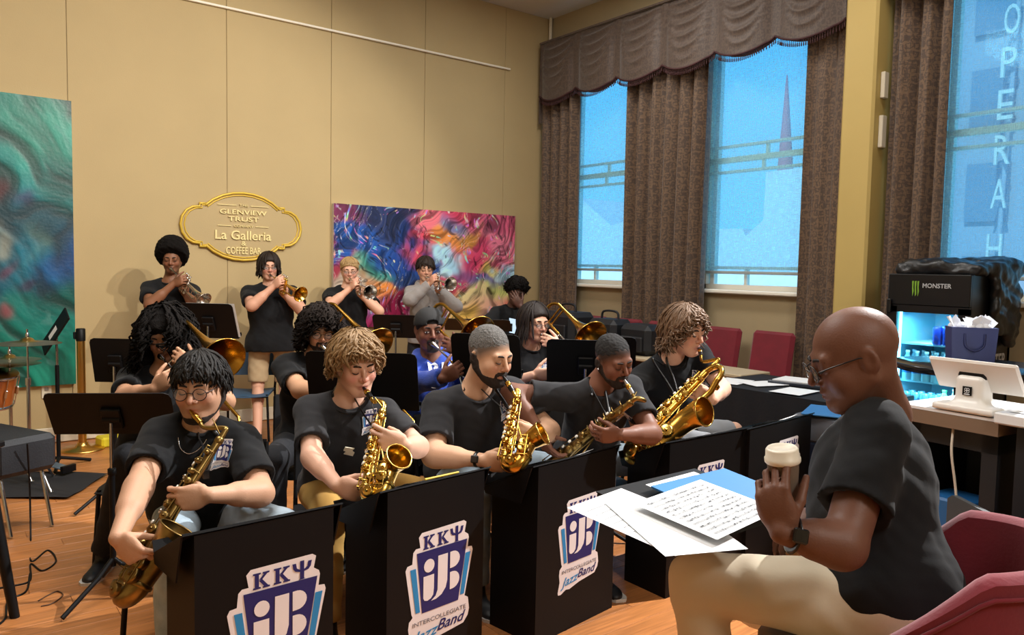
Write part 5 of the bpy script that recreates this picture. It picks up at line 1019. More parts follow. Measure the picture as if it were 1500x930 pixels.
# ------------------------------------------------------------------ front stands with the badge
BOARD = mat('black_board', '#08080b', .55, vary=.08, vscale=3, spec=.2); BLACKM = mat('black_enamel', '#0b0b0d', .5, spec=.25); PAPER = mat('sheet_paper', '#eef0f2', .8); INKP = mat('print_ink', '#3a3c42', .8); BFOLD = mat('blue_folder', '#2f78b8', .55)
PENC = mat('pencil_yellow', '#d9b53a', .5)
def sheet(mb, O, ux, uy, w, h, lift=0, lines=0, bend=0.0):
    ux, uy = nrm(ux), nrm(uy); n = np.cross(ux, uy); O = V(O) + n * lift
    mb.grid(lambda a, b: O + ux * ((a - .5) * w) + uy * ((b - .5) * h) + n * bend * (2 * a - 1) ** 2, 4, 1, 0)
    for i in range(lines):
        y = (.40 - .8 * i / max(1, lines - 1)) * h
        for k in range(5):
            c = O + uy * (y - k * h * .008) + n * .0012; a, b = -.43 * w, .43 * w; mb.add([c + ux * a, c + ux * b, c + ux * b + uy * h * .0030, c + ux * a + uy * h * .0030], [(0, 1, 2, 3)], 1)
        rg = random.Random(i * 7 + lines)
        for k in range(18):
            c = O + uy * (y - rg.uniform(0, .034) * h) + ux * (rg.uniform(-.41, .41) * w) + n * .0015; s = .0045 * w; mb.add([c - ux * s - uy * s, c + ux * s - uy * s, c + ux * s + uy * s * 2.4, c - ux * s + uy * s * 2.4], [(0, 1, 2, 3)], 1)
def flat_sheet(name, label, O, ux, uy, w, h, lines=9, group=None, bend=0, m=None):
    mb = MB(); sheet(mb, O, ux, uy, w, h, 0, lines, bend); o = mb.build(name, m or [PAPER, INKP]); tag(o, label, 'paper', group); return o
def band_stand(A, B, label, eu, ez, es, H=.78, D=.27):
    A, B = V(A[0], A[1], 0), V(B[0], B[1], 0); u = nrm(B - A); w = np.linalg.norm(B - A); bk = V(-u[1], u[0], 0); t = thing('band_stand', label, 'music stand', (A + B) / 2 + bk * D / 2, group=None); z = V(0, 0, 1)
    MB().prism([(0, 0), (w, 0), (w, H), (0, H)], 0, .008, A, u, z).build('front_panel', BOARD, t); hb = H - .13
    for k, P in (('l', A), ('r', B - u * .008)): MB().prism([(0, 0), (D, 0), (D, hb), (0, H)], -.004, .004, P + u * .004, bk, z).build('side_panel', BOARD, t)
    sl = nrm(bk * D - z * (H - hb)); e = MB(); e.prism([(-.035, -.012), (w + .035, -.012), (w + .035, D + .05), (-.035, D + .05)], 0, .006, A + z * H, u, sl); e.build('desk', BOARD, t)
    for P, s in ((A, -1), (B, 1)): MB().prism([(0, 0), (D + .05, 0), (D + .05, -.03), (D * .45, -.12)], -.003, .003, P + u * (s * .034) + z * (H - .001), sl, np.cross(sl, u) * -1 if False else -np.cross(u, sl) * -1).build('desk_flap', BOARD, t)
    MB().prism([(-.035, 0), (w + .035, 0), (w + .035, .045), (-.035, .045)], 0, .006, A + z * H + sl * (D + .05), u, np.cross(u, sl)).build('lip', BOARD, t)
    C = A + u * (w * eu) + z * ez; ny = -bk
    bd = emblem(lambda x, y, ly: C + u * (x * es) + z * ((y - .5) * es) + ny * (.0095 + .0012 * ly)).build('badge', EMB, t); bd['label'] = 'white edged navy and blue band badge'
    return dict(t=t, u=u, bk=bk, sl=sl, A=A, w=w, H=H, top=lambda a, b, l=.008: A + z * H + u * a + sl * b + np.cross(u, sl) * l)
B1 = band_stand(onfloor(283, 784, .78), onfloor(487, 742, .78), 'black band stand with a badge in front of the tenor saxophonist in round glasses', .58, .40, .47)
B2 = band_stand(onfloor(566, 721, .78), onfloor(708, 688, .78), 'black band stand with a badge in front of the dark blond alto saxophonist', .53, .36, .47)
B3 = band_stand(onfloor(787, 684, .78), onfloor(901, 655, .78), 'black band stand with a badge in front of the grey haired saxophonist', .53, .39, .42)
B4 = band_stand(onfloor(980, 649, .78), onfloor(1094, 628, .78), 'black band stand with a badge behind the conductor\'s papers', .5, .435, .42)
B5 = band_stand(onfloor(1097, 628, .785), onfloor(1187, 606, .785), 'black band stand with a badge beside the conductor\'s coffee cup', .6, .46, .44)
for b, a, c, lab in ((B2, .30, .10, 'sheet music lying on the stand of the dark blond saxophonist'), (B3, .28, .09, 'sheet music lying on the stand of the grey haired saxophonist'), (B4, .3, .1, 'sheet music lying on the stand behind the conductor\'s papers'), (B5, .4, .05, 'sheet music curling off the stand beside the coffee cup')):
    flat_sheet('sheet_music', lab, b['top'](a, c + .06, .009), b['u'], -b['sl'] if False else b['sl'], .34, .21, 6, None, .012)
for b, a, lab in ((B2, .2, 'yellow pencil on the stand of the dark blond saxophonist'),): tag(MB().tube([b['top'](a, .02, .016), b['top'](a + .18, .03, .016)], .0045, 6).build('pencil', PENC), lab, 'pencil')
tq = at(1216, 640, 4.75); tu_ = B5['u']; tt0 = thing('storage_tote', 'navy tote with a grey band behind the coffee cup stand', 'tote', tq * V(1, 1, 0)); Rt = np.array([tu_, V(-tu_[1], tu_[0], 0), V(0, 0, 1)]).T
MB().box(tq * V(1, 1, 0) + V(0, 0, .30), (.30, .34, .58), Rt, bev=.012).build('body', mat('navy_fabric', '#1a2742', .8), tt0); MB().box(tq * V(1, 1, 0) + V(0, 0, .67), (.305, .345, .16), Rt, bev=.012).build('band', mat('grey_fabric', '#5b6069', .8), tt0)
lp_ = MB()
for dx, dz in ((-.09, 0), (-.045, .035), (-.045, -.035), (0, 0)): lp_.tube([tq * V(1, 1, 0) + tu_ * (dx + .025 * math.cos(k)) - Rt[:, 1] * .172 + V(0, 0, .50 + dz + .018 * math.sin(k)) for k in np.linspace(0, 6.2832, 15)[:-1]], .004, 5, closed=True)
o = lp_.build('print', PAPER, tt0); o['kind'] = 'stuff'; tag(MB().box(tq * V(1, 1, 0) + V(0, 0, .768), (.36, .30, .012), Rt @ rotz(.3), bev=.004).build('folder', BFOLD), 'blue folder on top of the navy tote beside the conductor', 'folder')
# ------------------------------------------------------------------ orchestra stands
def music_stand(c, yaw, label, w=.50, h=.34, tilt=22, z=None, legs=True, back=True, flip=False):
    """c desk centre; yaw: direction the printed side faces, degrees from the camera"""
    c = V(c); y = math.radians(yaw); f = cv(math.sin(y), 0, math.cos(y)); f[2] = 0; f = nrm(f); u = nrm(np.cross(V(0, 0, 1), f)); a = math.radians(tilt); up = V(0, 0, 1) * math.cos(a) - f * math.sin(a); n = np.cross(u, up)
    if n @ f < 0: n = -n
    t = thing('music_stand', label, 'music stand', (c[0], c[1], 0)); R = np.array([u, up, n]).T
    d = MB(); r = .03; P = [(-w / 2, -h / 2), (w / 2, -h / 2), (w / 2, h / 2 - r), (w / 2 - r * .3, h / 2 - r * .3), (w / 2 - r, h / 2), (-w / 2 + r, h / 2), (-w / 2 + r * .3, h / 2 - r * .3), (-w / 2, h / 2 - r)]; d.prism(P, -.002, .002, c, u, np.cross(n, u)); d.build('desk', BLACKM, t)
    e = np.cross(n, u); MB().box(c - e * (h / 2) + n * .03, (w, .004, .06), np.array([u, e, n]).T).box(c - e * (h / 2 - .01) + n * .06, (w, .024, .004), np.array([u, e, n]).T).build('lip', BLACKM, t)
    MB().box(c - n * .012 - e * .02, (.09, .12, .02), np.array([u, e, n]).T, bev=.005).tube([c - n * .02 - e * .02 - u * .04, c - n * .02 - e * .02 + u * .04], .014, 8).build('bracket', BLACKM, t)
    p = c - n * .03 - e * .03; MB().tube([(p[0], p[1], p[2]), (p[0], p[1], .5)], .0095, 8).build('inner_pole', STEEL, t); MB().tube([(p[0], p[1], p[2] - .22), (p[0], p[1], .16)], .0135, 8).lathe((p[0], p[1], p[2] - .25), [(.014, 0), (.019, .004), (.019, .03), (.012, .035)], n=10).build('pole', BLACKM, t)
    for k in range(3):
        q = 2.0944 * k + .4 + y; MB().tube([(p[0], p[1], .20), (p[0] + .08 * math.cos(q), p[1] + .08 * math.sin(q), .13), (p[0] + .27 * math.cos(q), p[1] + .27 * math.sin(q), .018)], .011, 8).build('leg', BLACKM, t)
    return dict(t=t, c=c, u=u, up=e, n=n)
def away(px, py, d, yaw, label, **k): return music_stand(at(px, py, d), yaw, label, **k)
away(164, 606, 3.62, 188, 'black music stand with wide desk before the long curly haired trombonist', w=.56, h=.25, tilt=30)
M2 = away(306, 470, 5.9, 176, 'black music stand in front of the man with the afro', w=.42, h=.30, tilt=24)
away(170, 528, 5.0, 178, 'black music stand half hidden behind the long curly haired trombonist', w=.32, h=.30, tilt=12)
away(531, 558, 3.95, 176, 'black music stand behind the dark blond saxophonist', w=.58, h=.32, tilt=16)
away(712, 521, 4.15, 170, 'black music stand behind the head of the grey haired saxophonist', w=.38, h=.26, tilt=20)
away(858, 530, 4.5, 174, 'black music stand behind the leaning tenor saxophonist', w=.46, h=.30, tilt=26)
away(890, 522, 4.95, 172, 'black music stand just left of the wavy haired baritone saxophonist', w=.36, h=.30, tilt=26)
away(580, 478, 6.7, 176, 'black music stand with clamp between the trumpeters and the blue hoodie', w=.40, h=.24, tilt=30)
M9 = away(698, 476, 6.2, 176, 'nearly flat black music stand before the seated young man in the back corner', w=.56, h=.34, tilt=70)
flat_sheet('sheet_music', 'sheet music on the stand in front of the man with the afro', M2['c'] + M2['n'] * .007 - M2['u'] * .035 + M2['up'] * .005, M2['u'], M2['up'], .38, .29, 0)
flat_sheet('sheet_music', 'blue tinted sheet held by the seated young man in the back corner', at(760, 479, 7.0), cv(1, -.2, 0), cv(0, .6, -.8), .18, .22, 0, None, 0, mat('pale_blue_sheet', '#a9c4e2', .8))
# conductor's stand with papers
nl, nr = onfloor(1006, 788, .92), onfloor(1150, 742, .92); u = nrm(nr - nl); fwd = nrm(np.cross(V(0, 0, 1), u)); e = nrm(fwd + V(0, 0, .12)); n = np.cross(u, e); c0 = (nl + nr) / 2 + e * .17; w = np.linalg.norm(nr - nl)
CS = thing('music_stand', 'conductor\'s black music stand laid nearly flat under loose papers', 'music stand', (c0[0], c0[1], 0))
MB().box(c0, (w, .34, .004), np.array([u, e, n]).T).build('desk', BLACKM, CS); MB().prism([(0, -.035), (w - .03, -.035), (w, -.02), (w, .022), (.02, .022), (0, .01)], -.002, .002, nl, u, n).build('lip', BLACKM, CS)
MB().tube([c0 - n * .01, V(c0[0], c0[1], .35)], .0095, 8).build('inner_pole', STEEL, CS); MB().tube([V(c0[0], c0[1], .66), V(c0[0], c0[1], .14)], .014, 8).build('pole', BLACKM, CS)
for k in range(3): MB().tube([V(c0[0], c0[1], .2), V(c0[0] + .27 * math.cos(2.09 * k), c0[1] + .27 * math.sin(2.09 * k), .018)], .011, 8).build('leg', BLACKM, CS)
def lay(name, lab, px, py, rot, w, h, lift, lines, m=None, z=.945):
    O = onfloor(px, py, z + lift); a = math.radians(rot); ux = u * math.cos(a) + e * math.sin(a); uy = -u * math.sin(a) + e * math.cos(a); return flat_sheet(name, lab, O, ux, uy, w, h, lines, None, 0, m)
fo = MB().box(onfloor(1062, 722, .958), (.36, .27, .006), np.array([u, e, n]).T).build('folder', BFOLD); tag(fo, 'blue folder under the conductor\'s stacked scores', 'folder')
lay('score_sheet', 'printed white sheet hanging furthest left off the conductor\'s stand', 946, 760, 8, .25, .34, .012, 0); lay('score_sheet', 'white sheet under the left edge of the conductor\'s stack', 985, 768, -18, .24, .32, .008, 0)
lay('score_sheet', 'upper lined score sheet on the conductor\'s blue folder', 1025, 718, 2, .24, .22, .019, 10); lay('score_sheet', 'lower lined score sheet nearest the conductor on his stand', 1037, 742, 6, .34, .26, .026, 11)
sh_ = [o for o in COL.objects if o.get('label', '').startswith('printed white sheet')][0]
tb = MB(); Oc = onfloor(946, 760, .958); a = math.radians(8); ux = u * math.cos(a) + e * math.sin(a); uy = -u * math.sin(a) + e * math.cos(a)
for i in range(9):
    yy = .12 - i * .03; tb.add([Oc + n * .0015 + ux * x + uy * y for x, y in ((-.1, yy), (.03 + .05 * ((i * 7) % 3 - 1), yy), (.03 + .05 * ((i * 7) % 3 - 1), yy + .0022), (-.1, yy + .0022))], [(0, 1, 2, 3)])
o = tb.build('print', INKP, sh_); o['kind'] = 'stuff'
# ------------------------------------------------------------------ chairs
SEATK = mat('black_seat_shell', '#141417', .5); SEATB = mat('slate_blue_seat_shell', '#33506b', .5); REDV = mat('red_velvet', '#741023', .85, bump=.08, bscale=120, vary=.12, vscale=9, sheen=.25); TANW = mat('tan_seat_base', '#a98e68', .7)
def band_chair(P, f, label, m=SEATK, group=None):
    P = V(P[0], P[1], 0); f = nrm(V(f[0], f[1], 0)); u = V(-f[1], f[0], 0); z = V(0, 0, 1); t = thing('band_chair', label, 'chair', P, group=group)
    MB().grid(lambda a, b: P + u * ((a - .5) * .44) + f * ((b - .5) * .42 + .02) + z * (.435 - .015 * math.sin(math.pi * a) - .02 * max(0, b - .85) * 6), 6, 6).grid(lambda a, b: P + u * ((.5 - a) * .44) + f * ((b - .5) * .42 + .02) + z * (.420 - .015 * math.sin(math.pi * a)), 6, 6).build('seat', m, t)
    MB().grid(lambda a, b: P + u * ((a - .5) * .43) - f * (.20 + .06 * b + .02 * math.sin(math.pi * a)) + z * (.55 + .26 * b), 6, 4).grid(lambda a, b: P + u * ((.5 - a) * .43) - f * (.212 + .06 * b + .02 * math.sin(math.pi * a)) + z * (.55 + .26 * b), 6, 4).build('backrest', m, t)
    for s in (1, -1):
        MB().tube([P + u * .205 * s + f * .2 + z * .43, P + u * .225 * s + f * .23 + z * .005], .0115, 8).build('leg', BLACKM, t)
        MB().tube([P + u * .215 * s - f * .265 + z * .80, P + u * .215 * s - f * .21 + z * .5, P + u * .215 * s - f * .17 + z * .42, P + u * .225 * s - f * .25 + z * .005], .0115, 8).build('leg', BLACKM, t)
    MB().tube([P + u * .2 + f * .19 + z * .405, P - u * .2 + f * .19 + z * .405], .009, 6).build('crossbar', BLACKM, t); return t
for D, lab in ((D1, 'black band chair under the tenor saxophonist in round glasses'), (D2, 'black band chair under the dark blond saxophonist'), (D3, 'black band chair under the grey haired saxophonist'), (D4, 'black band chair under the leaning tenor saxophonist'), (D5, 'black band chair under the baritone saxophonist'), (D6, 'black band chair under the long curly haired trombonist'), (D7, 'black band chair under the trombonist with the curly mop'), (D8, 'black band chair under the man in the blue hoodie'), (D9, 'black band chair under the long straight haired trombonist')):
    f = V(D['fw'][0], D['fw'][1], 0); band_chair(D['P'] + nrm(f) * .03, f, lab, SEATB if D is D9 else SEATK)
band_chair(onfloor(363, 640, 0) , cv(.15, 0, 1), 'slate blue backed chair left of the man in khaki shorts', SEATB); band_chair(at(578, 590, 6.0) * V(1, 1, 0), cv(0, 0, 1), 'slate blue chair back between the curly mop and the blue hoodie', SEATB)
def stool(P, f, label):
    P = V(P[0], P[1], 0); z = V(0, 0, 1); t = thing('bar_stool', label, 'stool', P); MB().lathe(P + z * .58, [(.16, 0), (.18, .01), (.18, .045), (.15, .06), (.001, .062)], n=20).build('seat', SEATK, t)
    for k in range(4): a = .785 + 1.57 * k; MB().tube([P + V(.13 * math.cos(a), .13 * math.sin(a), .58), P + V(.2 * math.cos(a), .2 * math.sin(a), .005)], .012, 8).build('leg', BLACKM, t)
stool(D10['P'], D10['fw'], 'black stool under the seated young man in the back corner')
# conductor's red barrel chair
f = nrm(V(D15['fw'][0], D15['fw'][1], 0)); RCc = at(1372, 905, 1.80); RCc = V(RCc[0], RCc[1], 0); u2 = V(-f[1], f[0], 0); Z = V(0, 0, 1)
RT = thing('barrel_chair', 'red velvet barrel chair the bald conductor sits on', 'chair', RCc)
def shell(a, b, r0):
    th = math.radians(-118 + 236 * a); k = abs(2 * a - 1); top = 1.0 + .03 * math.cos(th) - .16 * max(0, k - .62) / .38; zb = .58; zz = zb + (top - zb) * b
    r = r0 + .045 * b + .012 * math.cos(2 * th); return RCc - f * (r * math.cos(th)) * 1.0 + u2 * r * math.sin(th) * 1.08 + Z * zz
sb = MB(); N1, N2 = 40, 10; sb.grid(lambda a, b: shell(a, b, .222), N1, N2).grid(lambda a, b: shell(1 - a, b, .172), N1, N2)
sb.grid(lambda a, b: shell(a, 1, .222 - .05 * b) + Z * .014 * math.sin(math.pi * b), N1, 4).grid(lambda a, b: shell(0, b, .172 + .05 * a), 2, N2).grid(lambda a, b: shell(1, b, .222 - .05 * a), 2, N2); sb.build('backrest', REDV, RT)
MB().tube([shell(i / 40, .93, .225) for i in range(41)], .005, 6).build('piping', REDV, RT)
sc_ = RCc + f * .13; pl_ = [(.27 * math.cos(a) * (1 if math.cos(a) > 0 else .95), .25 * math.sin(a)) for a in np.linspace(0, 2 * math.pi, 29)[:-1]]
MB().prism(pl_, .60, .695, sc_ * V(1, 1, 0), f, u2).build('seat', TANW, RT)
for k in range(4): a = .785 + 1.57 * k; MB().tube([RCc + f * .08 + V(.17 * math.cos(a), .17 * math.sin(a), .60), RCc + f * .08 + V(.24 * math.cos(a), .24 * math.sin(a), .005)], .014, 8).build('leg', BLACKM, RT)
MB().tube([RCc + f * .08 + V(.215 * math.cos(a), .215 * math.sin(a), .27) for a in np.linspace(0, 6.2832, 25)[:-1]], .01, 6, closed=True).build('footrest', BLACKM, RT)
a_, b_ = onfloor(1396, 722, .80), onfloor(1520, 785, .80); q = nrm(b_ - a_); tp_ = thing('panel_board', 'dark grey upright board standing behind the red velvet chair', 'board', (a_ + b_) / 2 * V(1, 1, 0)); MB().prism([(0, 0), (.62, 0), (.62, .80), (.03, .80), (0, .78)], 0, .02, a_ * V(1, 1, 0), q, Z).build('board', mat('dark_grey_laminate', '#3f4347', .55), tp_)
# cup
cp = thing('coffee_cup', 'paper coffee cup with cream lid in the conductor\'s raised hand', 'cup', CUP - Z * .05); CA = nrm(Z + cv(-.12, 0, .05))
MB().lathe(CUP - CA * .075, [(.028, 0), (.0295, .004), (.037, .095)], CA, 24).build('cup', mat('brown_sleeve', '#6b5a4c', .8), cp); MB().lathe(CUP + CA * .012, [(.0385, 0), (.041, .003), (.041, .012), (.0385, .014), (.037, .032), (.033, .037), (.031, .033), (.001, .033)], CA, 24).build('lid', mat('cream_lid', '#e4dccb', .35), cp)
# ------------------------------------------------------------------ window side: chairs, tables, bags
def red_chair(Y, label, X=5.98):
    P = V(X, Y, 0); t = thing('upholstered_chair', label, 'chair', P)
    MB().box(P + V(.2, 0, .86), (.07, .44, .44), np.array([[math.cos(.18), 0, math.sin(.18)], [0, 1, 0], [-math.sin(.18), 0, math.cos(.18)]]), bev=.03).build('backrest', REDV, t); MB().box(P + V(-.02, 0, .47), (.44, .46, .09), bev=.03).build('seat', REDV, t)
    for sx_ in (-.2, .2):
        for sy in (-.2, .2): MB().tube([P + V(sx_, sy, .43), P + V(sx_ * 1.15, sy, .005)], .014, 8).build('leg', BLACKM, t)
for Y, l in ((7.0, 'red chair behind the black bag in the corner'), (6.5, 'red chair just right of the corner bag'), (5.95, 'red chair behind the black instrument cases'), (5.42, 'red chair right of the black instrument cases'), (4.67, 'red chair partly behind the baritone saxophonist'), (4.10, 'red chair nearest the column')): red_chair(Y, l)
def table(c, w, d, h, label, m, cat='table', legs=True, th=.03, legm=None, rz=0):
    t = thing('folding_table', label, cat, (c[0], c[1], 0)); R = rotz(rz); MB().box((c[0], c[1], h - th / 2), (w, d, th), R, bev=.006).build('table_top', m, t)
    for sx_ in (-1, 1):
        for sy in (-1, 1): q = V(c[0], c[1], 0) + R @ V(sx_ * (w / 2 - .06), sy * (d / 2 - .08), 0); MB().tube([q + Z * (h - th), q + Z * .005 + R @ V(.0, sy * .04, 0)], .016, 8).build('leg', legm or BLACKM, t)
    return t
OAKT = mat('pale_table_top', '#c3b294', .5)
table((5.50, 5.80), .44, 2.3, .80, 'pale folding table with instrument cases on it by the window', OAKT); table((5.60, 4.33), .42, .95, .76, 'pale folding table in front of the two right red chairs', OAKT)
CLOTH = mat('black_tablecloth', '#0f1118', .85, bump=.15, bscale=50)
ct = thing('cloth_table', 'table under a black cloth left of the conductor\'s head', 'table', (5.15, 3.1, 0)); MB().box((5.15, 3.15, .745), (.8, 1.2, .03), bev=.008).build('table_top', BLACKM, ct)
def skirt(a, b):
    s = a * 4.0; per = 4 * .9; w2, d2 = .41, .61; k = (a * 2 * (.82 + 1.22)); L = [.82, 1.22, .82, 1.22]; c = [(-w2, -d2), (w2, -d2), (w2, d2), (-w2, d2)]; i = 0
    while i < 3 and k > L[i]: k -= L[i]; i += 1
    p, q_ = V(*c[i], 0), V(*c[(i + 1) % 4], 0); u_ = nrm(q_ - p); o_ = V(u_[1], -u_[0], 0); return V(5.15, 3.15, 0) + p + u_ * k + o_ * (.02 + .018 * math.sin(a * 120) * (1 - b)) + Z * (.02 + .745 * b)
MB().grid(skirt, 160, 3).box((5.15, 3.15, .766), (.84, 1.24, .006)).build('tablecloth', CLOTH, ct)
for i, (x, y, r, lab) in enumerate(((4.95, 3.62, .2, 'loose white sheet nearest the left end of the black cloth table'), (5.05, 3.4, -.3, 'second loose white sheet on the black cloth table'), (4.9, 3.05, .1, 'white sheet in the middle of the black cloth table'))): flat_sheet('sheet_of_paper', lab, (x, y, .776 + .003 * i), rotz(r) @ V(0, -1, 0), rotz(r) @ V(1, 0, 0), .23, .32, 0)
lp = thing('binder', 'dark binder lying open on the black cloth table', 'binder', (5.3, 3.2, .77)); MB().box((5.3, 3.25, .785), (.3, .4, .03), rotz(.2), bev=.006).build('cover', mat('dark_slate_cover', '#2c323c', .4), lp); MB().box((5.3, 3.25, .803), (.26, .34, .008), rotz(.2)).build('pages', PAPER, lp)
NYL = mat('black_nylon', '#14171d', .6, bump=.2, bscale=120)
def bag(c, s, label, rz=0, handle=True, name='travel_bag', cat='bag'):
    c = V(c); R = rotz(rz); t = thing(name, label, cat, (c[0], c[1], c[2] - s[2] / 2)); MB().box(c, s, R, bev=.05).build('body', NYL, t); MB().box(c + R @ V(-s[0] / 2 - .012, 0, -.04), (.03, s[1] * .7, s[2] * .5), R, bev=.012).build('pocket', NYL, t)
    MB().tube([c + R @ V(-s[0] / 2 + .01, -s[1] / 2 + .04, s[2] * .30), c + R @ V(-s[0] / 2 + .01, s[1] / 2 - .04, s[2] * .30)], .006, 5).build('zip', STEEL, t)
    if handle: MB().tube(spline([c + R @ V(0, -.12, s[2] / 2 - .01), c + R @ V(0, -.09, s[2] / 2 + .07), c + R @ V(0, .09, s[2] / 2 + .07), c + R @ V(0, .12, s[2] / 2 - .01)], 5), .012, 6).build('handle', NYL, t)
q1, q2, q3 = at(832, 478, 8.15), at(893, 490, 7.72), at(942, 490, 7.45)
bag((q1[0], q1[1], .985), (.36, .50, .36), 'bulky black bag with a top handle in the window corner')
bag((q2[0], q2[1], .965), (.3, .40, .32), 'boxy black instrument case left of its neighbour on the pale table', name='instrument_case', cat='case'); bag((q3[0], q3[1], .95), (.3, .40, .29), 'rounded black instrument case nearest the baritone saxophonist', handle=False, name='instrument_case', cat='case')
o = MB().box((5.5, 4.55, .77), (.2, .3, .012), bev=.004).build('black_folder', CLOTH); tag(o, 'flat black folder on the pale table by the red chairs', 'folder')
# ------------------------------------------------------------------ drinks cooler
X0, Xb, Y0_, Y1_, HT = 5.55, 6.24, 2.18, 2.73, 1.63; COOL = mat('cooler_black', '#0b0c10', .35)
fr = thing('drinks_cooler', 'tall black drinks cooler with a glass door glowing cyan', 'cooler', ((X0 + Xb) / 2, (Y0_ + Y1_) / 2, 0)); ym = (Y0_ + Y1_) / 2
cb = MB(); cb.box((Xb - .02, ym, HT / 2), (.04, Y1_ - Y0_, HT)); 
for y in (Y0_ + .02, Y1_ - .02): cb.box(((X0 + Xb) / 2, y, HT / 2), (Xb - X0, .04, HT))
cb.box(((X0 + Xb) / 2, ym, .15), (Xb - X0, Y1_ - Y0_ - .08, .3)).box(((X0 + Xb) / 2, ym, HT - .03), (Xb - X0, Y1_ - Y0_ - .08, .06)); cb.build('cabinet', COOL, fr)
MB().box((Xb - .05, ym, .85), (.01, Y1_ - Y0_ - .085, 1.1)).box(((X0 + Xb) / 2, Y1_ - .045, .85), (Xb - X0 - .08, .01, 1.1)).box(((X0 + Xb) / 2, Y0_ + .045, .85), (Xb - X0 - .08, .01, 1.1)).build('liner', mat('pale_cyan_liner', '#9fd4e6', .5), fr)
hd = MB().box((X0 - .012, ym, 1.52), (.03, Y1_ - Y0_, .22), bev=.006).build('header', COOL, fr); dr = MB()
for z in (.36, 1.385): dr.box((X0 - .012, ym, z), (.03, Y1_ - Y0_, .05))
for y in (Y0_ + .035, Y1_ - .035): dr.box((X0 - .012, y, .87), (.03, .07, 1.06))
d_ = dr.build('door_frame', COOL, fr); MB().box((X0 - .012, ym, .87), (.004, Y1_ - Y0_ - .1, 1.0)).build('pane', glassmat('cooler_glass', .05, (.75, .95, 1)), d_); MB().box((X0 - .04, Y1_ - .02, 1.40), (.03, .03, .1), bev=.006).build('hinge', COOL, fr)
CYE = mat('cooler_led', '#7fe0ff', .5, emit=16); lamp('cooler_lamp', 'AREA', (X0 + .12, ym, 1.34), 5, (.45, .85, 1), size=.25, size_y=.1); lamp('cooler_lamp', 'AREA', (X0 + .06, ym, .84), 2.5, (.45, .85, 1), size=.04, size_y=.3)
for y in (Y0_ + .075, Y1_ - .075): MB().box((X0 + .03, y, .87), (.012, .014, .98)).build('light_strip', CYE, fr)
MB().box((X0 + .05, ym, 1.365), (.02, Y1_ - Y0_ - .2, .012)).build('light_strip', CYE, fr)
SHLF = mat('wire_shelf', '#bfe3ee', .4)
for z in (.62, .86, 1.13): MB().box(((X0 + Xb) / 2 + .02, ym, z), (Xb - X0 - .14, Y1_ - Y0_ - .1, .012)).build('shelf', SHLF, fr)
CLAW = mat('claw_green', '#7fae3a', .4); LOGO = mat('logo_silver', '#b9bcc0', .4); lg = MB()
for k in (0, 1, 2): lg.prism([(-.022 + k * .018, .05), (-.010 + k * .018, .052), (-.012 + k * .018, .01), (-.008 + k * .018, -.02 - .02 * (k == 1)), (-.016 + k * .018, -.055), (-.019 + k * .018, -.01)], 0, .003, (X0 - .0275, Y1_ - .19, 1.53), (0, -1, 0), (0, 0, 1))
lo = lg.build('claw_mark', CLAW, hd); l2 = MB(); add_text(l2, 'MONSTER', (X0 - .029, ym - .06, 1.535), (0, -1, 0), (0, 0, 1), 1, 0, width=.19, height=.032, bold=.02); l2.build('logo', LOGO, hd)
l3 = MB(); add_text(l3, 'MONSTER', (5.92, Y0_ - .002, .98), (1, 0, 0), (0, 0, 1), 1, 0, width=.5, height=.1, bold=.02); l3.build('logo', LOGO, fr)
BOT = mat('bottle_clear', '#bfe6f2', .12, alpha=.75); BOTG = mat('bottle_green', '#8fd08a', .15, alpha=.8); CANB = mat('can_blue', '#1c3fae', .3, .4); CANC = mat('can_pale', '#7fb9d8', .3, .4); LBL = mat('bottle_label', '#3b6fb0', .5); CAPW = mat('bottle_cap', '#e8eef0', .5); LBLY = mat('label_yellow', '#d9c25a', .5); ORJ = mat('can_orange', '#d0713c', .35)
def bottle_proto(h, r, m, lbl, capm):
    b = MB().lathe((0, 0, 0), [(r * .85, 0), (r, .008), (r, h * .62), (r * .85, h * .72), (r * .4, h * .86), (r * .38, h * .93)], n=12).mesh('bottle', m); c = MB().lathe((0, 0, h * .925), [(r * .45, 0), (r * .45, h * .07), (.001, h * .07)], n=10).mesh('bottle_cap', capm); l = MB().lathe((0, 0, h * .25), [(r * 1.02, 0), (r * 1.02, h * .26)], n=12, cap0=False, cap1=False).mesh('bottle_label', lbl); return b, c, l
def can_proto(h, r, m): return (MB().lathe((0, 0, 0), [(r * .8, 0), (r, .008), (r, h - .012), (r * .82, h)], n=12, cap1=False).mesh('can', m), MB().lathe((0, 0, h - .004), [(r * .82, 0), (.001, .0)], n=12).mesh('can_lid', STEEL))
BP = bottle_proto(.215, .032, BOT, LBL, CAPW); BY = bottle_proto(.215, .034, BOT, LBLY, CAPW); BG = bottle_proto(.20, .034, BOTG, LBLY, mat('green_cap', '#2f9a4a', .5)); CB = can_proto(.125, .032, CANB); CP = can_proto(.155, .029, CANC); CO = can_proto(.125, .032, ORJ)
def put_drink(kind, pr, x, y, z, lab, grp, cat): 
    t = thing(kind, lab, cat, (x, y, z), group=grp)
    for me, nm in zip(pr, ('bottle_body', 'bottle_cap', 'bottle_label') if cat == 'bottle' else ('can_body', 'can_lid')): link(nm, me, t)
ys = list(np.linspace(Y1_ - .11, Y0_ + .11, 6)); zs = (.306, .627, .867, 1.137)
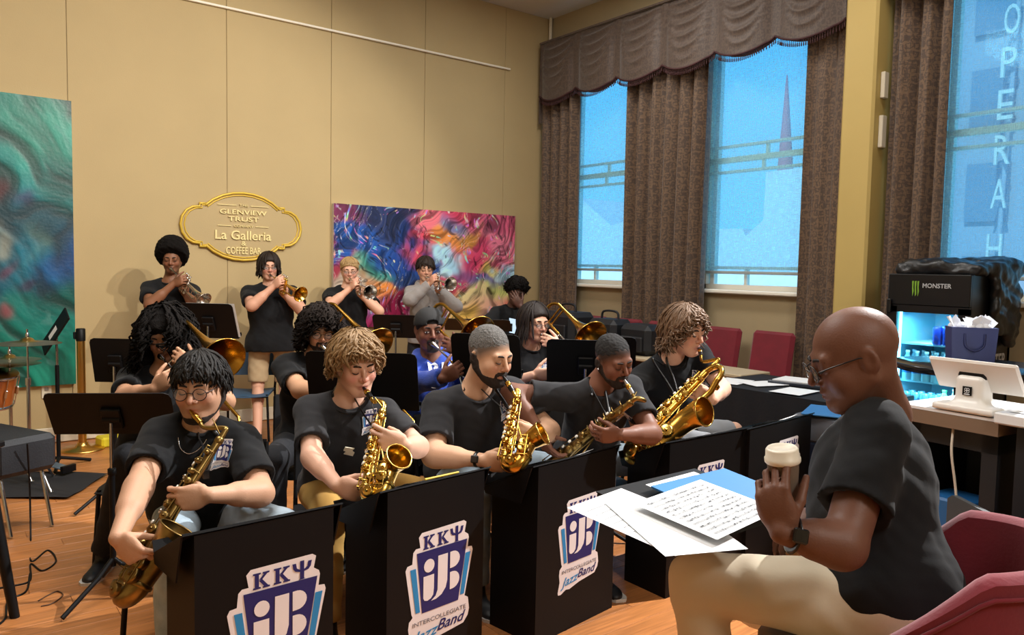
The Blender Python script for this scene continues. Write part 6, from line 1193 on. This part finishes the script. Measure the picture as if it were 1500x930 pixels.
for r, x in enumerate((X0 + .09, X0 + .19)):
    for i, y in enumerate(ys):
        wh = 'front' if r == 0 else 'second'
        put_drink('water_bottle', BY if i == 4 else BP, x, y, zs[2], ('bottle with a yellow label in the %s row of the second cooler shelf' if i == 4 else 'clear water bottle in the %s row on the second cooler shelf') % wh, None if i == 4 else 'water bottles in the %s row on the second cooler shelf' % wh, 'bottle')
        if i < 4: put_drink('drink_can', CP, x, y, zs[1], 'pale can in the %s row on the third cooler shelf' % wh, 'pale cans in the %s row on the third cooler shelf' % wh, 'can')
        elif r == 0: put_drink('water_bottle', BG if i == 4 else BP, x, y, zs[1], 'green capped bottle on the third cooler shelf' if i == 4 else 'clear bottle at the right end of the third cooler shelf', None, 'bottle')
        if i >= 3: put_drink('drink_can', CO if (i == 5) else CB, x, y, zs[3], ('orange can in the %s row on the top cooler shelf' if i == 5 else 'blue can in the %s row on the top cooler shelf') % wh, None if i == 5 else 'blue cans in the %s row on the top cooler shelf' % wh, 'can')
        put_drink('soft_drink_bottle', BG if i >= 2 else BP, x, y, zs[0], ('yellow green bottle in the %s row at the bottom of the cooler' if i >= 2 else 'clear bottle in the %s row at the bottom of the cooler') % wh, ('yellow green bottles in the %s row' if i >= 2 else 'clear bottles in the %s bottom row') % wh, 'bottle')
jk = Fld(); LEA = mat('black_leather_jacket', '#17191c', .38, bump=.25, bscale=40)
jk.rbox((5.9, 2.42, HT + .035), (.34, .28, .045), .035, k=.05).ell((5.75, 2.5, HT + .06), (.2, .22, .05), None, .06).ell((6.1, 2.3, HT + .07), (.18, .2, .06), None, .06).rbox((6.0, 2.145, HT - .16), (.2, .03, .26), .028, None, .08).rbox((6.12, 2.14, HT - .3), (.07, .03, .2), .028, None, .06)
jk.disp = lambda P: (.014 * wob(P, 22, .5) + .007 * wob(P, 48, 1.1)).astype(np.float32); jk.dm = .022; jk.plane((0, 0, HT + .004), (0, .0, -1)) if False else None
o = jk.build('jacket', .011, LEA); tag(o, 'black leather jacket draped over the top of the drinks cooler', 'jacket')
# ------------------------------------------------------------------ counter, till, gift bag
WHT = mat('white_counter', '#e3e4e6', .3); CABK = mat('dark_cabinet', '#14181f', .5); EDGE = mat('brown_counter_edge', '#7c6654', .5); TILL = mat('white_till_plastic', '#e6e3de', .35)
p1, p2 = onfloor(1362, 598, 1.07), onfloor(1463, 615, 1.07); uc = nrm(p2 - p1); bc = V(-uc[1], uc[0], 0); bc = bc if bc @ cv(0, 0, -1) > 0 else -bc
ctr = thing('counter', 'dark cabinet counter with white top under the till', 'counter', (p1 + p2) / 2 * V(1, 1, 0) + bc * .25); a0 = p1 - uc * .14; wdt = np.linalg.norm(p2 - p1) + .14
Rc = np.array([uc, bc, Z]).T; mid = a0 + uc * wdt / 2 + bc * .25; MB().box(mid * V(1, 1, 0) + Z * 1.065, (wdt, .5, .012), Rc).build('counter_top', WHT, ctr); MB().box(mid * V(1, 1, 0) + Z * 1.03, (wdt, .5, .055), Rc).build('edge_band', EDGE, ctr)
cbx = MB(); b0 = mid * V(1, 1, 0)
cbx.box(b0 + bc * .2 + Z * .5, (wdt - .04, .03, 1.0), Rc).box(b0 + Z * .96 - bc * .0, (wdt - .04, .4, .08), Rc).box(b0 + Z * .06, (wdt - .04, .4, .12), Rc).box(b0 + uc * (wdt / 2 - .05) + Z * .5, (.06, .4, 1.0), Rc).box(b0 - uc * (wdt / 2 - .05) + Z * .5, (.06, .4, 1.0), Rc).box(b0 + Z * .55, (wdt - .06, .38, .02), Rc); cbx.build('cabinet', CABK, ctr)
o = MB().box(b0 + Z * .63 - bc * .1, (.2, .2, .13), Rc, bev=.01).build('storage_box', mat('blue_box', '#1f5f9a', .5)); tag(o, 'blue box on the shelf inside the dark counter', 'box')
c2a = onfloor(1455, 604, 1.10); c2 = thing('counter', 'white topped counter running out of the right edge', 'counter', (c2a + uc * .4 + bc * .3) * V(1, 1, 0)); MB().box(c2a + uc * .4 + bc * .26 - Z * .02, (.8, .52, .045), Rc, bev=.006).build('counter_top', WHT, c2); MB().box((c2a + uc * .42 + bc * .28) * V(1, 1, 0) + Z * .53, (.72, .44, 1.06), Rc).build('cabinet', CABK, c2)
sh0 = c2a + uc * .14 + bc * .2; flat_sheet('sheet_of_paper', 'papers lying on the white counter at the right edge', sh0 + Z * .006, uc, bc, .22, .3, 4)
tl = thing('till_tablet', 'white tablet till on its stand seen from behind', 'till', (p1 + p2) / 2 + bc * .1)
TB = p1 * .52 + p2 * .48 + bc * .075 + Z * .005
base = Fld(); base.rbox(TB + Z * .014, (.12, .085, .014), .010, Rc).rbox(TB + Z * .075 + bc * .01, (.055, .05, .07), .02, Rc, .04); base.build('base', .005, TILL, tl)
MB().box(TB + Z * .15 - bc * .005, (.11, .03, .045), Rc, bev=.008).build('hinge', BLACKM, tl)
A_ = math.radians(48); su = nrm(Z * math.sin(A_) * .75 - bc * math.cos(A_) * .6 * -1 * -1 + Z * .0); sn = np.cross(uc, su); sc0 = TB + Z * .145 - bc * .0 + uc * .01
MB().box(sc0, (.345, .16, .018), np.array([uc, su, sn]).T, bev=.008).build('screen', TILL, tl)
dk = MB(); fl_ = TB + Z * .085 - bc * .043; dk.prism([(-.018, -.018), (.018, -.018), (.018, .018), (-.018, .018)], 0, .0015, fl_, uc, Z); lo_ = dk.build('logo_plate', BLACKM, tl); cl = MB()
for a in (0, 1, 2, 3): cl.tube([fl_ - bc * .003 + uc * (.006 * math.cos(a * 1.571 + .785) + .005 * math.cos(t)) + Z * (.002 + .006 * math.sin(a * 1.571 + .785) + .005 * math.sin(t)) for t in np.linspace(0, 6.2832, 13)[:-1]], .0009, 4, closed=True)
cl.box(fl_ - bc * .003 - Z * .013, (.022, .001, .003), Rc); o = cl.build('logo', PAPER, tl); o['kind'] = 'stuff'
cbl = onfloor(1404, 626, 1.0); tag(MB().tube(spline([cbl - bc * .04, cbl - bc * .06 - Z * .1 + uc * .01, cbl - bc * .05 - Z * .25 + uc * .03, cbl - bc * .05 - Z * .5 + uc * .06], 6), .005, 6).build('cable', mat('white_cable', '#cfc6b8', .5)), 'white cable hanging down the front of the dark counter', 'cable')
def bar_table(px, py, d, r, label):
    c = at(px, py, d); t = thing('bar_table', label, 'table', c * V(1, 1, 0)); MB().lathe(c * V(1, 1, 0) + Z * (c[2] - .035), [(r * .96, 0), (r, .006), (r, .03), (r * .985, .035), (.001, .035)], n=40).build('table_top', mat('black_gloss_top', '#0d1016', .18), t); MB().tube([c * V(1, 1, 0) + Z * (c[2] - .035), c * V(1, 1, 0) + Z * .03], .035, 14).build('pole', BLACKM, t); MB().lathe(c * V(1, 1, 0), [(.27, 0), (.27, .012), (.05, .03)], n=28).build('base', BLACKM, t); return c
tc_ = bar_table(1428, 534, 3.95, .385, 'black round bar table holding the navy gift bag'); bar_table(1545, 548, 4.5, .36, 'second dark round bar table at the right edge')
gb = thing('gift_bag', 'navy gift bag with white tissue on the round bar table', 'bag', tc_ + V(0, 0, .002)); GN = mat('navy_gift_paper', '#2a3566', .45); gu = nrm(cv(1, 0, .25) * V(1, 1, 0)); gv = V(-gu[1], gu[0], 0); Rg = np.array([gu, gv, Z]).T; g0 = tc_ + gu * -.075 + Z * .003 - gv * .16
MB().box(g0 + Z * .10, (.185, .10, .20), Rg, taper=(1.12, 1.1)).build('body', GN, gb); ts = MB(); rg = random.Random(3)
for k in range(12):
    q = g0 + Z * .19 + gu * rg.uniform(-.08, .08) + gv * rg.uniform(-.035, .035); a = rg.uniform(0, 6.28); d = V(math.cos(a), math.sin(a), 0) * rg.uniform(.01, .035); e2 = V(-d[1], d[0], 0) * 1.4; ts.add([q - e2 * .8, q + e2 * .8, q + d + e2 + Z * rg.uniform(.03, .06), q + d * .6 + Z * rg.uniform(.05, .075), q + d - e2 + Z * rg.uniform(.03, .055)], [(0, 1, 2, 3, 4)], 0); ts.ell(q + Z * .01, (.03, .03, .025), None, 7, 5)
o = ts.build('tissue', mat('tissue_white', '#e8ecf5', .8), gb); o['kind'] = 'stuff'
for s in (-1, 1): MB().tube(spline([g0 + gv * (.057 * s) - gu * .045 + Z * .17, g0 + gv * (.064 * s) - gu * .04 + Z * .11, g0 + gv * (.066 * s) + Z * .085, g0 + gv * (.064 * s) + gu * .04 + Z * .11, g0 + gv * (.057 * s) + gu * .045 + Z * .17], 5), .006, 6, flat=.5).build('handle', mat('navy_ribbon', '#1d2550', .6), gb)
# ------------------------------------------------------------------ drum corner
CYM = mat('cymbal_bronze', '#a8925c', .3, 1.0, vary=.15, vscale=30); DRUM = mat('amber_drum_shell', '#b4622a', .25, coat=.6)
def cymbal_stand(c, r, label, tilt=0, zt=.1, hat=False):
    c = V(c); t = thing('cymbal_stand', label, 'cymbal stand', (c[0], c[1], 0)); ax = nrm(V(.1 * tilt, .15 * tilt, 1)); MB().lathe(c, [(r, -.0), (r * .6, .012), (r * .22, .02), (r * .17, .034), (r * .1, .042), (.006, .045)], ax, 40, cap0=False).lathe(c, [(r, -.001), (r * .6, .010), (r * .22, .018), (.006, .02)], ax, 40, cap0=False, cap1=False).build('cymbal', CYM, t)
    if hat: MB().lathe(c - ax * .03, [(r, .0), (r * .6, -.012), (r * .2, -.02), (.006, -.03)], ax, 40, cap0=False).build('cymbal', CYM, t)
    MB().tube([c + Z * zt, c - Z * .05, V(c[0], c[1], .5)], .0065, 8).lathe(c + Z * .045, [(.012, 0), (.012, .02), (.008, .03)], n=10).build('rod', STEEL, t); MB().tube([V(c[0], c[1], c[2] - .26), V(c[0], c[1], .12)], .0125, 10).lathe(V(c[0], c[1], c[2] - .29), [(.018, 0), (.018, .05)], n=10).build('tube', STEEL, t)
    for k in range(3): q = 2.094 * k + .9; MB().tube([V(c[0], c[1], .34), V(c[0] + .27 * math.cos(q), c[1] + .27 * math.sin(q), .02)], .009, 8).lathe(V(c[0] + .27 * math.cos(q), c[1] + .27 * math.sin(q), .0), [(.014, 0), (.014, .03)], n=8).build('leg', STEEL, t)
cymbal_stand(at(40, 503, 5.3), .21, 'bronze crash cymbal on a chrome stand before the teal canvas'); cymbal_stand(at(14, 527, 5.55), .20, 'pair of hi-hat cymbals at the left edge', hat=True)
dp = at(-14, 566, 5.5); dt = thing('drum', 'amber tom drum cut by the left edge', 'drum', dp * V(1, 1, 0)); dax = nrm(V(.15, -.25, 1)); MB().lathe(dp - dax * .11, [(.155, 0), (.155, .22)], dax, 32).build('shell', DRUM, dt); MB().lathe(dp + dax * .10, [(.16, 0), (.163, .004), (.163, .02), (.155, .024), (.001, .022)], dax, 32).build('hoop', STEEL, dt); MB().lathe(dp - dax * .125, [(.163, 0), (.163, .02), (.157, .022)], dax, 32).build('hoop', STEEL, dt); MB().tube([dp - dax * .11, dp * V(1, 1, 0)], .012, 8).build('stand', STEEL, dt)
R_ = frame(dax)
for k in range(8): a = k * .785; q = dp + R_ @ V(.165 * math.cos(a), .165 * math.sin(a), 0); MB().box(q, (.018, .018, .06), R_, bev=.004).tube([q - dax * .11, q + dax * .11], .0035, 6).build('lug', STEEL, dt)
tsx = at(84, 560, 5.9); ts_ = thing('tablet_stand', 'black pole stand holding a tilted tablet before the teal canvas', 'stand', tsx * V(1, 1, 0)); gp = tsx * V(1, 1, 0)
MB().tube([gp + Z * 1.06, gp + Z * .65], .009, 8).build('inner_pole', STEEL, ts_); MB().tube([gp + Z * .80, gp + Z * .06], .015, 10).build('pole', BLACKM, ts_)
for k in range(3): q = 2.094 * k + .3; MB().tube([gp + Z * .08, gp + V(.24 * math.cos(q), .24 * math.sin(q), .015)], .013, 8).build('leg', BLACKM, ts_)
tcn = at(81, 485, 5.85); tu = nrm(cv(.55, .83, 0)); tr_ = nrm(cv(.6, -.35, .75)); tr_ = nrm(tr_ - tu * (tr_ @ tu)); MB().box(tcn, (.22, .34, .014), np.array([tr_, tu, np.cross(tr_, tu)]).T, bev=.005).build('tablet', BLACKM, ts_); MB().box(tcn + np.cross(tr_, tu) * .009 - tu * .02, (.07, .1, .002), np.array([tr_, tu, np.cross(tr_, tu)]).T).build('label', PAPER, ts_)
BRP = mat('polished_brass_post', '#d0a458', .3, 1.0); sp = onfloor(121, 659, 0); st = thing('stanchion', 'brass stanchion post with black top against the wall', 'stanchion', sp); q = sp - cv(1, 0, 0) * .0; MB().lathe(sp, [(.17, 0), (.172, .008), (.165, .02), (.06, .032), (.045, .05), (.04, .07)], n=32).build('base', BRP, st); MB().tube([sp + Z * .03, sp + Z * .97], .032, 18).build('post', BRP, st); MB().lathe(sp + Z * .93, [(.036, 0), (.036, .1), (.03, .105), (.001, .106)], n=18).box(sp + Z * .975 - cv(1, 0, 0) * .045, (.03, .04, .06), bev=.004).build('head', BLACKM, st)
yb = onfloor(164, 652, 0); o = MB().box(yb + Z * .045, (.22, .16, .09), rotz(.2), bev=.015).build('yellow_box', mat('yellow_plastic', '#e0cf2f', .5)); tag(o, 'small yellow box on the floor behind the wide music stand', 'box')
kc = at(22, 664, 4.55); kt = thing('equipment_case', 'black padded case on folding chrome legs at the left edge', 'case', kc * V(1, 1, 0)); ku = nrm(cv(1, 0, .5) * V(1, 1, 0)); Rk = np.array([ku, V(-ku[1], ku[0], 0), Z]).T; MB().box(kc - ku * .15, (.56, .36, .22), Rk, bev=.03).build('case', NYL, kt); MB().box(kc - ku * .30 + Z * .112, (.1, .05, .003), Rk).build('label', PAPER, kt)
for s in (-1, 1):
    for k in (-.35, .05): q = kc + ku * k + V(-ku[1], ku[0], 0) * .12 * s; MB().tube([q - Z * .1, q + ku * .10 * (1 if k > 0 else -1) * V(1, 1, 0) + Z * (-q[2] + .012)], .011, 8).build('leg', STEEL, kt)
rgp = onfloor(50, 712, 0); rug = thing('floor_mat', 'dark floor mat under the drum gear', 'mat', rgp); MB().grid(lambda a, b: rgp + cv(1, 0, 0) * V(1, 1, 0) * ((a - .72) * 1.5 * (1 - .12 * b)) + nrm(cv(0, 0, -1) * V(1, 1, 0)) * ((b - .5) * .62) + Z * (.012 + .012 * math.sin(5 * a + 4 * b) ** 2 + .02 * max(0, a - .8) * math.sin(9 * b) ** 2), 30, 12).build('mat', mat('charcoal_mat', '#1c1c20', .9), rug)
pdl = onfloor(78, 690, .03); pt_ = thing('drum_pedal', 'blue grey metal drum pedal lying on the dark mat', 'pedal', pdl); pu = nrm(cv(1, 0, .35) * V(1, 1, 0)); Rp = np.array([pu, V(-pu[1], pu[0], 0), Z]).T; MB().box(pdl + Z * .05, (.28, .085, .012), Rp @ np.array([[math.cos(.12), 0, math.sin(.12)], [0, 1, 0], [-math.sin(.12), 0, math.cos(.12)]]), bev=.004).build('footboard', mat('blue_steel', '#8fa3bd', .3, .8), pt_); MB().box(pdl + pu * .15 + Z * .035, (.03, .11, .05), Rp).build('frame', BLACKM, pt_); MB().box(pdl - pu * .14 + Z * .02, (.03, .09, .03), Rp).build('heel_plate', BLACKM, pt_)
def cable(pts, label, m, r=.005): return tag(MB().tube(spline(pts, 8), r, 6).build('cable', m), label, 'cable')
fp = lambda x, y, z=.006: onfloor(x, y, z)
c0_ = at(43, 690, 4.5); cable([at(40, 650, 4.42), c0_ - Z * .1, fp(45, 790), fp(46, 822), fp(70, 806), fp(82, 822), fp(62, 836), fp(45, 826), fp(44, 850), fp(20, 858), fp(-5, 862)], 'black cable looping on the floor below the equipment case', BLACKM); cable([fp(56, 880, .006), fp(70, 872), fp(84, 866), fp(92, 872), fp(76, 884), fp(60, 888)], 'small loop of thin cable on the floor left of the saxophone', mat('brown_cable', '#4a2f1c', .6), .003); cable([fp(44, 840), fp(38, 866), fp(12, 880), fp(8, 905), fp(-6, 918)], 'black cable trailing past the black table leg', BLACKM)
cable([V(.85, 7.66, .42), V(.9, 7.6, .2), V(.84, 7.5, .01), V(.7, 7.3, .006)], 'orange cable hanging from the wall outlet', mat('orange_cable', '#c4632e', .5))
tlg = onfloor(22, 905, 0); tt = thing('side_table', 'black table whose leg stands at the left edge', 'table', tlg - cv(.35, 0, 0) * V(1, 1, 0)); lg0 = tlg + at(0, 765, 3.3) - onfloor(0, 905, 0); ux_ = cv(1, 0, 0) * V(1, 1, 0); MB().tube([tlg, tlg - ux_ * .075 + Z * .45, tlg - ux_ * .12 + Z * .72], [.020, .026, .03], 8).build('leg', BLACKM, tt); MB().tube([tlg - ux_ * .8, tlg - ux_ * .72 + Z * .72], [.020, .03], 8).build('leg', BLACKM, tt); MB().box(tlg - ux_ * .44 + Z * .735, (.5, .5, .03), frame(Z, ux_), bev=.006).build('table_top', BLACKM, tt)
